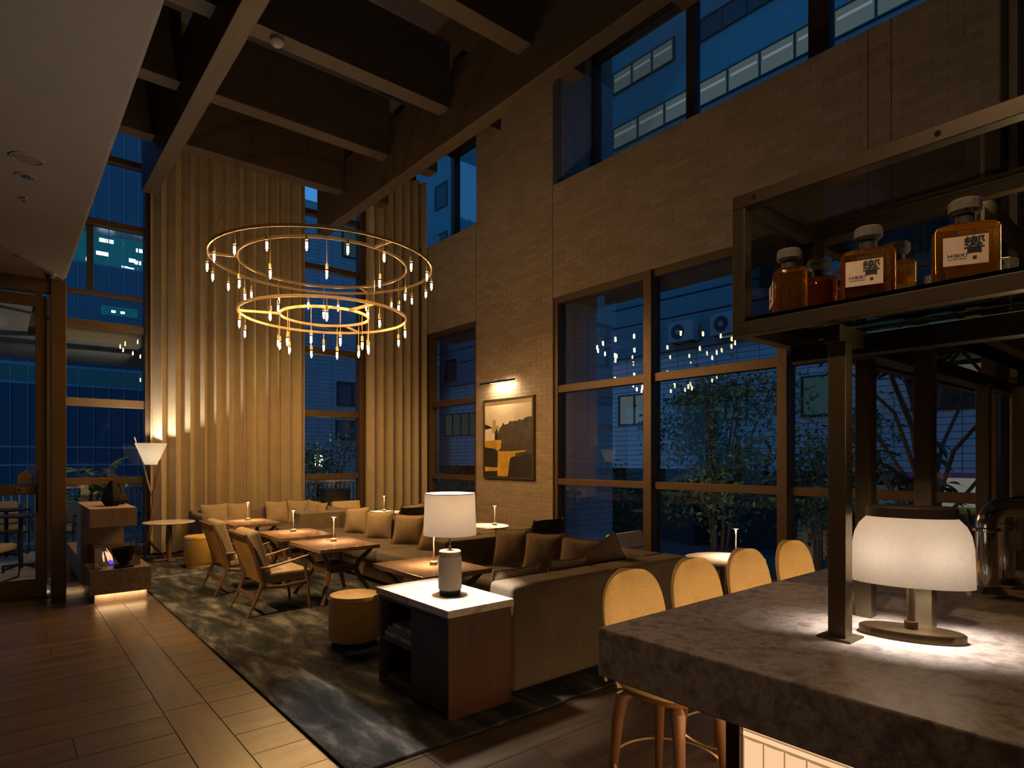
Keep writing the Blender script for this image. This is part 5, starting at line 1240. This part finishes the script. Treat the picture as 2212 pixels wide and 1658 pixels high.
# street
g_ = struct('floor'); g_.name = 'floor_street'; B('street_slab', M['asphalt'], g_, (7.2, 60, -30, 60, -1.3, -0.92), (-40, 7.19, 13.46, 60, -1.3, -0.92))
sl = thing('street_lamp', 'white glowing street lamp beyond the railing between the curtains', 'street lamp', (7.15, 17.5, -0.92))
MB().tube([(0, 0, 0), (0, 0, 2.2)], 0.04, 10).build('pole', M['black_metal'], sl, smooth=True)
MB().lathe([(0, 2.2), (0.09, 2.22), (0.16, 2.36), (0.15, 2.50), (0.06, 2.58), (0, 2.60)], 20).build('globe', M['street_glow'], sl, smooth=True)
MB().lathe([(0, 2.58), (0.17, 2.56), (0.12, 2.66), (0, 2.68)], 20).build('cap', M['black_metal'], sl, smooth=True)
lamp('POINT', 'street_lamp_light', sl, (0, -0.3, 2.4), 25.0, (1.0, 0.9, 0.75), 0.15)

bd = thing('apartment_block', 'white-tiled office block with ribbon windows across the street from the large windows', 'building', (15.0, 0, 0))
B('wall', M['bld_tile'], bd, (0, 3, -12, 34, 1.25, 4.72)); B('wall', M['bld_plain'], bd, (0.02, 3, -12, 34, 4.73, 19)); B('ground_floor', M['bld_dark'], bd, (0.9, 3, -12, 34, -0.92, 1.24))
B('string_course', M['bld_plain'], bd, (-0.12, 0.0, -12, 34, 4.66, 4.78))
for k in range(12): B('pillar', M['bld_dark'], bd, (0.0, 0.88, -10+4*k, -9.6+4*k, -0.92, 1.24))
def bwin(y0, y1, z0, z1, mat, n=1, frame=None, tube=False):
    f = B('window', frame or M['bronze_dark'], bd, (-0.04, -0.001, y0-0.04, y1+0.04, z0-0.04, z0), (-0.04, -0.001, y0-0.04, y1+0.04, z1, z1+0.04), *[(-0.04, -0.001, y0+(y1-y0)*k/n-0.03, y0+(y1-y0)*k/n+0.03, z0, z1) for k in range(n+1)])
    for k in range(n):
        a, b = y0+(y1-y0)*k/n+0.03, y0+(y1-y0)*(k+1)/n-0.03
        B('pane', mat, f, (-0.015, -0.0012, a, b, z0, z1))
        if tube: B('tube_light', M['tube_light'], f, (-0.018, -0.0155, a+0.05, b-0.05, z0+(z1-z0)*0.60, z0+(z1-z0)*0.72))
DK = M['bld_dark']
bwin(10.68, 12.97, 13.15, 13.75, M['lit_grey'], 3, None, True); bwin(10.0, 12.97, 11.38, 12.0, M['lit_grey'], 3, None, True); bwin(4.4, 9.86, 11.38, 12.0, M['lit_grey'], 6, None, True)
bwin(7.0, 9.86, 13.2, 13.75, DK, 4); bwin(2.0, 4.1, 11.38, 12.0, M['lit_teal'], 3)
bwin(22.5, 23.4, 12.7, 13.7, DK); bwin(22.5, 23.4, 10.5, 11.5, DK)
bwin(11.5, 12.7, 2.62, 3.48, M['lit_grey'], 2); bwin(20.2, 22.6, 2.55, 3.43, M['lit_teal'], 4); bwin(8.4, 10.2, 2.62, 3.48, M['lit_teal'], 3); bwin(6.2, 6.95, 2.6, 3.5, M['lit_teal'], 1); bwin(3.2, 4.6, 2.6, 3.5, DK, 2)
bwin(21.8, 22.6, 5.0, 5.8, DK); bwin(19.2, 19.5, 5.2, 5.5, DK); bwin(7.0, 8.0, 6.0, 7.2, DK, 2); bwin(4.0, 5.5, 6.0, 7.2, DK, 2)
B('blinds', M['lit_grey'], bd, (-0.05, -0.041, 8.55, 9.15, 4.79, 4.85))
for a, b in ((6.0, 6.8), (4.9, 5.6)):
    v = B('vending_machine', M['white'], bd, (0.2, 0.85, a, b, -0.9, 0.95)); B('display', M['lit_teal'], v, (0.18, 0.199, a+0.06, b-0.06, 0.3, 0.85))
B('shop_window', emit('shop_glow', (1.0, 0.9, 0.75), 0.16), bd, (0.85, 0.89, 3.2, 4.3, 0.35, 1.15)); B('awning', M['pink'], bd, (-0.5, -0.13, 2.0, 4.6, 3.62, 3.75)); B('awning', M['pink'], bd, (-0.4, -0.02, 1.5, 4.6, 1.16, 1.24))
def ac_unit(label, y, z):
    t = thing('ac_unit', label, 'air conditioner', (14.62, y, z), 0, 'outdoor air conditioners')
    B('casing', M['ac'], t, (0.0, 0.30, -0.40, 0.40, 0.0, 0.56), bevel=0.01)
    o = MB().lathe([(0.0, 0), (0.21, 0), (0.21, 0.012), (0, 0.012)], 24).build('fan_grille', M['bld_dark'], t); o.location = (-0.001, 0.08, 0.28); o.rotation_euler = (0, -PI/2, 0)
    o = MB().lathe([(0.0, 0), (0.07, 0), (0.07, 0.014), (0, 0.014)], 16).build('fan_hub', M['ac'], t); o.location = (-0.002, 0.08, 0.28); o.rotation_euler = (0, -PI/2, 0)
    B('bracket', M['bld_dark'], t, (0.05, 0.37, -0.3, -0.26, -0.04, -0.001), (0.05, 0.37, 0.26, 0.3, -0.04, -0.001))
ac_unit('air conditioner on the office block ledge at the narrower pane side', 10.2, 4.83); ac_unit('air conditioner on the office block ledge next to the display case edge', 8.85, 4.83)
for k, (z, lb) in enumerate(((5.15, 'lowest black street cable crossing in front of the office block'), (5.65, 'middle black street cable crossing in front of the office block'), (6.1, 'topmost black street cable crossing in front of the office block'))):
    MBc = MB().tube([(13.2, -6+2*i, z+0.02*math.cos(i*0.7)) for i in range(16)], 0.022, 6)
    tag(MBc.build('street_cable', M['cable'], None), lb, 'cable', 'overhead street cables')
t = thing('guard_pipe', 'yellow and black striped guard pipe running low behind the trees', 'guard pipe', (12.0, 0, 0.70))
for k in range(14): MB().tube([(0, 2.0+0.7*k, 0), (0, 2.7+0.7*k, 0)], 0.06, 10).build('band', M['yellow'] if k % 2 else M['cable'], t, smooth=True)
B('stand', M['bld_dark'], t, (-0.03, 0.03, 2.3, 2.36, -1.62, -0.055), (-0.03, 0.03, 11.0, 11.06, -1.62, -0.055))
t = thing('round_sign', 'round yellow sign with tick marks standing in the planting behind the bar stools', 'sign', (11.0, 4.88, -0.92), math.radians(-24))
o = MB().lathe([(0, 0), (0.40, 0), (0.40, 0.03), (0, 0.03)], 40).build('face', M['sign_face'], t); o.location = (0, 0, 1.08); o.rotation_euler = (0, -PI/2, 0)
for k in range(24):
    a = 2*PI*k/24; MB().obox((0.335*math.cos(a), 0.335*math.sin(a), 0.032), 0.06, 0.012, 0.004, a).build('tick', M['ink'], o)
MB().box(-0.05, 0.05, -0.13, 0.13, 0.031, 0.036).build('red_panel', M['red'], o); bpy.context.view_layer.update()
B('post', M['bld_dark'], t, (0.0, 0.04, -0.03, 0.03, 0.0, 1.0))
# wing closing the street behind the railing
wg = thing('tiled_wing', 'blue-grey tiled building wing with small windows seen between the curtains', 'building', (0, 22, 0))
B('wall', M['bld_tile_x'], wg, (6.5, 14.3, 0, 3, -0.9, 11))
for (x0, x1, z0, z1) in ((9.7, 10.9, 3.55, 4.45), (9.65, 10.9, 2.25, 3.0), (9.9, 11.2, 9.2, 10.6), (11.6, 12.6, 3.55, 4.45), (11.6, 12.6, 2.25, 3.0)):
    f = B('window', M['bronze_dark'], wg, (x0, x1, -0.05, -0.001, z0, z0+0.06), (x0, x1, -0.05, -0.001, z1-0.06, z1), (x0, x0+0.06, -0.05, -0.001, z0+0.06, z1-0.06), (x1-0.06, x1, -0.05, -0.001, z0+0.06, z1-0.06), ((x0+x1)/2-0.03, (x0+x1)/2+0.03, -0.05, -0.001, z0+0.06, z1-0.06))
    B('pane', M['cw_pane'] if z0 < 9 else M['lit_teal'], f, (x0+0.06, (x0+x1)/2-0.031, -0.02, -0.0012, z0+0.061, z1-0.061)); B('pane', M['cw_pane'] if z0 < 9 else M['lit_teal'], f, ((x0+x1)/2+0.031, x1-0.06, -0.02, -0.0012, z0+0.061, z1-0.061))
# glass office tower beyond the terrace
ow = thing('glass_office', 'dark blue glass office building with lit upper floor beyond the terrace', 'building', (0, 28, 0))
B('core', M['bld_dark'], ow, (-14, 6.3, 1.2, 3, -0.9, 15)); rows = [(-0.9, 1.27, 'cw_pane'), (1.35, 1.93, 'cw_pane'), (2.0, 4.22, 'cw_pane'), (4.30, 4.90, 'lit'), (5.0, 8.9, 'cw_pane'), (8.98, 10.4, 'office'), (10.5, 14.9, 'cw_pane')]
for z0, z1, kd in rows:
    mm = {'cw_pane': M['cw_pane'], 'lit': emit('lit_band', (0.03, 0.22, 0.42), 0.10), 'office': M['glass']}[kd]
    pmz = MB().box(0.02, 0.47, 0.0, 0.02, z0, z1).mesh('pane', mm)
    for k in range(41): piece('pane', pmz, ow, (-14+0.49*k, 0, 0))
B('office_wall', M['lit_office'], ow, (-14, 6.2, 1.0, 1.15, 8.98, 10.4)); B('floor_plate', M['cw_mull'], ow, (-14, 6.3, 0.03, 1.19, 8.90, 8.975), (-14, 6.3, 0.03, 1.19, 10.405, 10.495))
mlm = MB().box(-0.012, 0.018, -0.05, 0.03, -0.9, 15).mesh('mullion', M['cw_mull'])
for k in range(42): piece('mullion', mlm, ow, (-14+0.49*k, 0, 0))
B('spandrel', M['cw_mull'], ow, *[(-14, 6.3, -0.02, 0.03, a+0.001, b-0.001) for a, b in ((1.27, 1.35), (1.93, 2.0), (4.22, 4.30), (4.90, 5.0))])
lm = MB().box(-0.11, 0.11, -0.012, 0.012, -0.07, 0.07).mesh('ceiling_light', M['office_lamp'])
for x, z in ((1.72, 9.75), (2.62, 9.30), (2.95, 9.62), (3.15, 9.62), (3.05, 10.15), (3.30, 10.15), (4.05, 9.55), (4.25, 9.5), (3.8, 9.2), (4.0, 9.18), (4.3, 10.0)): piece('ceiling_light', lm, ow, (x, 0.9, z))
u = B('lit_slot', M['lit_office'], ow, (2.9, 4.1, -0.03, -0.021, 7.05, 7.4)); 
for x in (3.3, 3.6): piece('ceiling_light', lm, ow, (x, -0.045, 7.2), (0, 0, 0), (0.6, 0.6, 0.6))
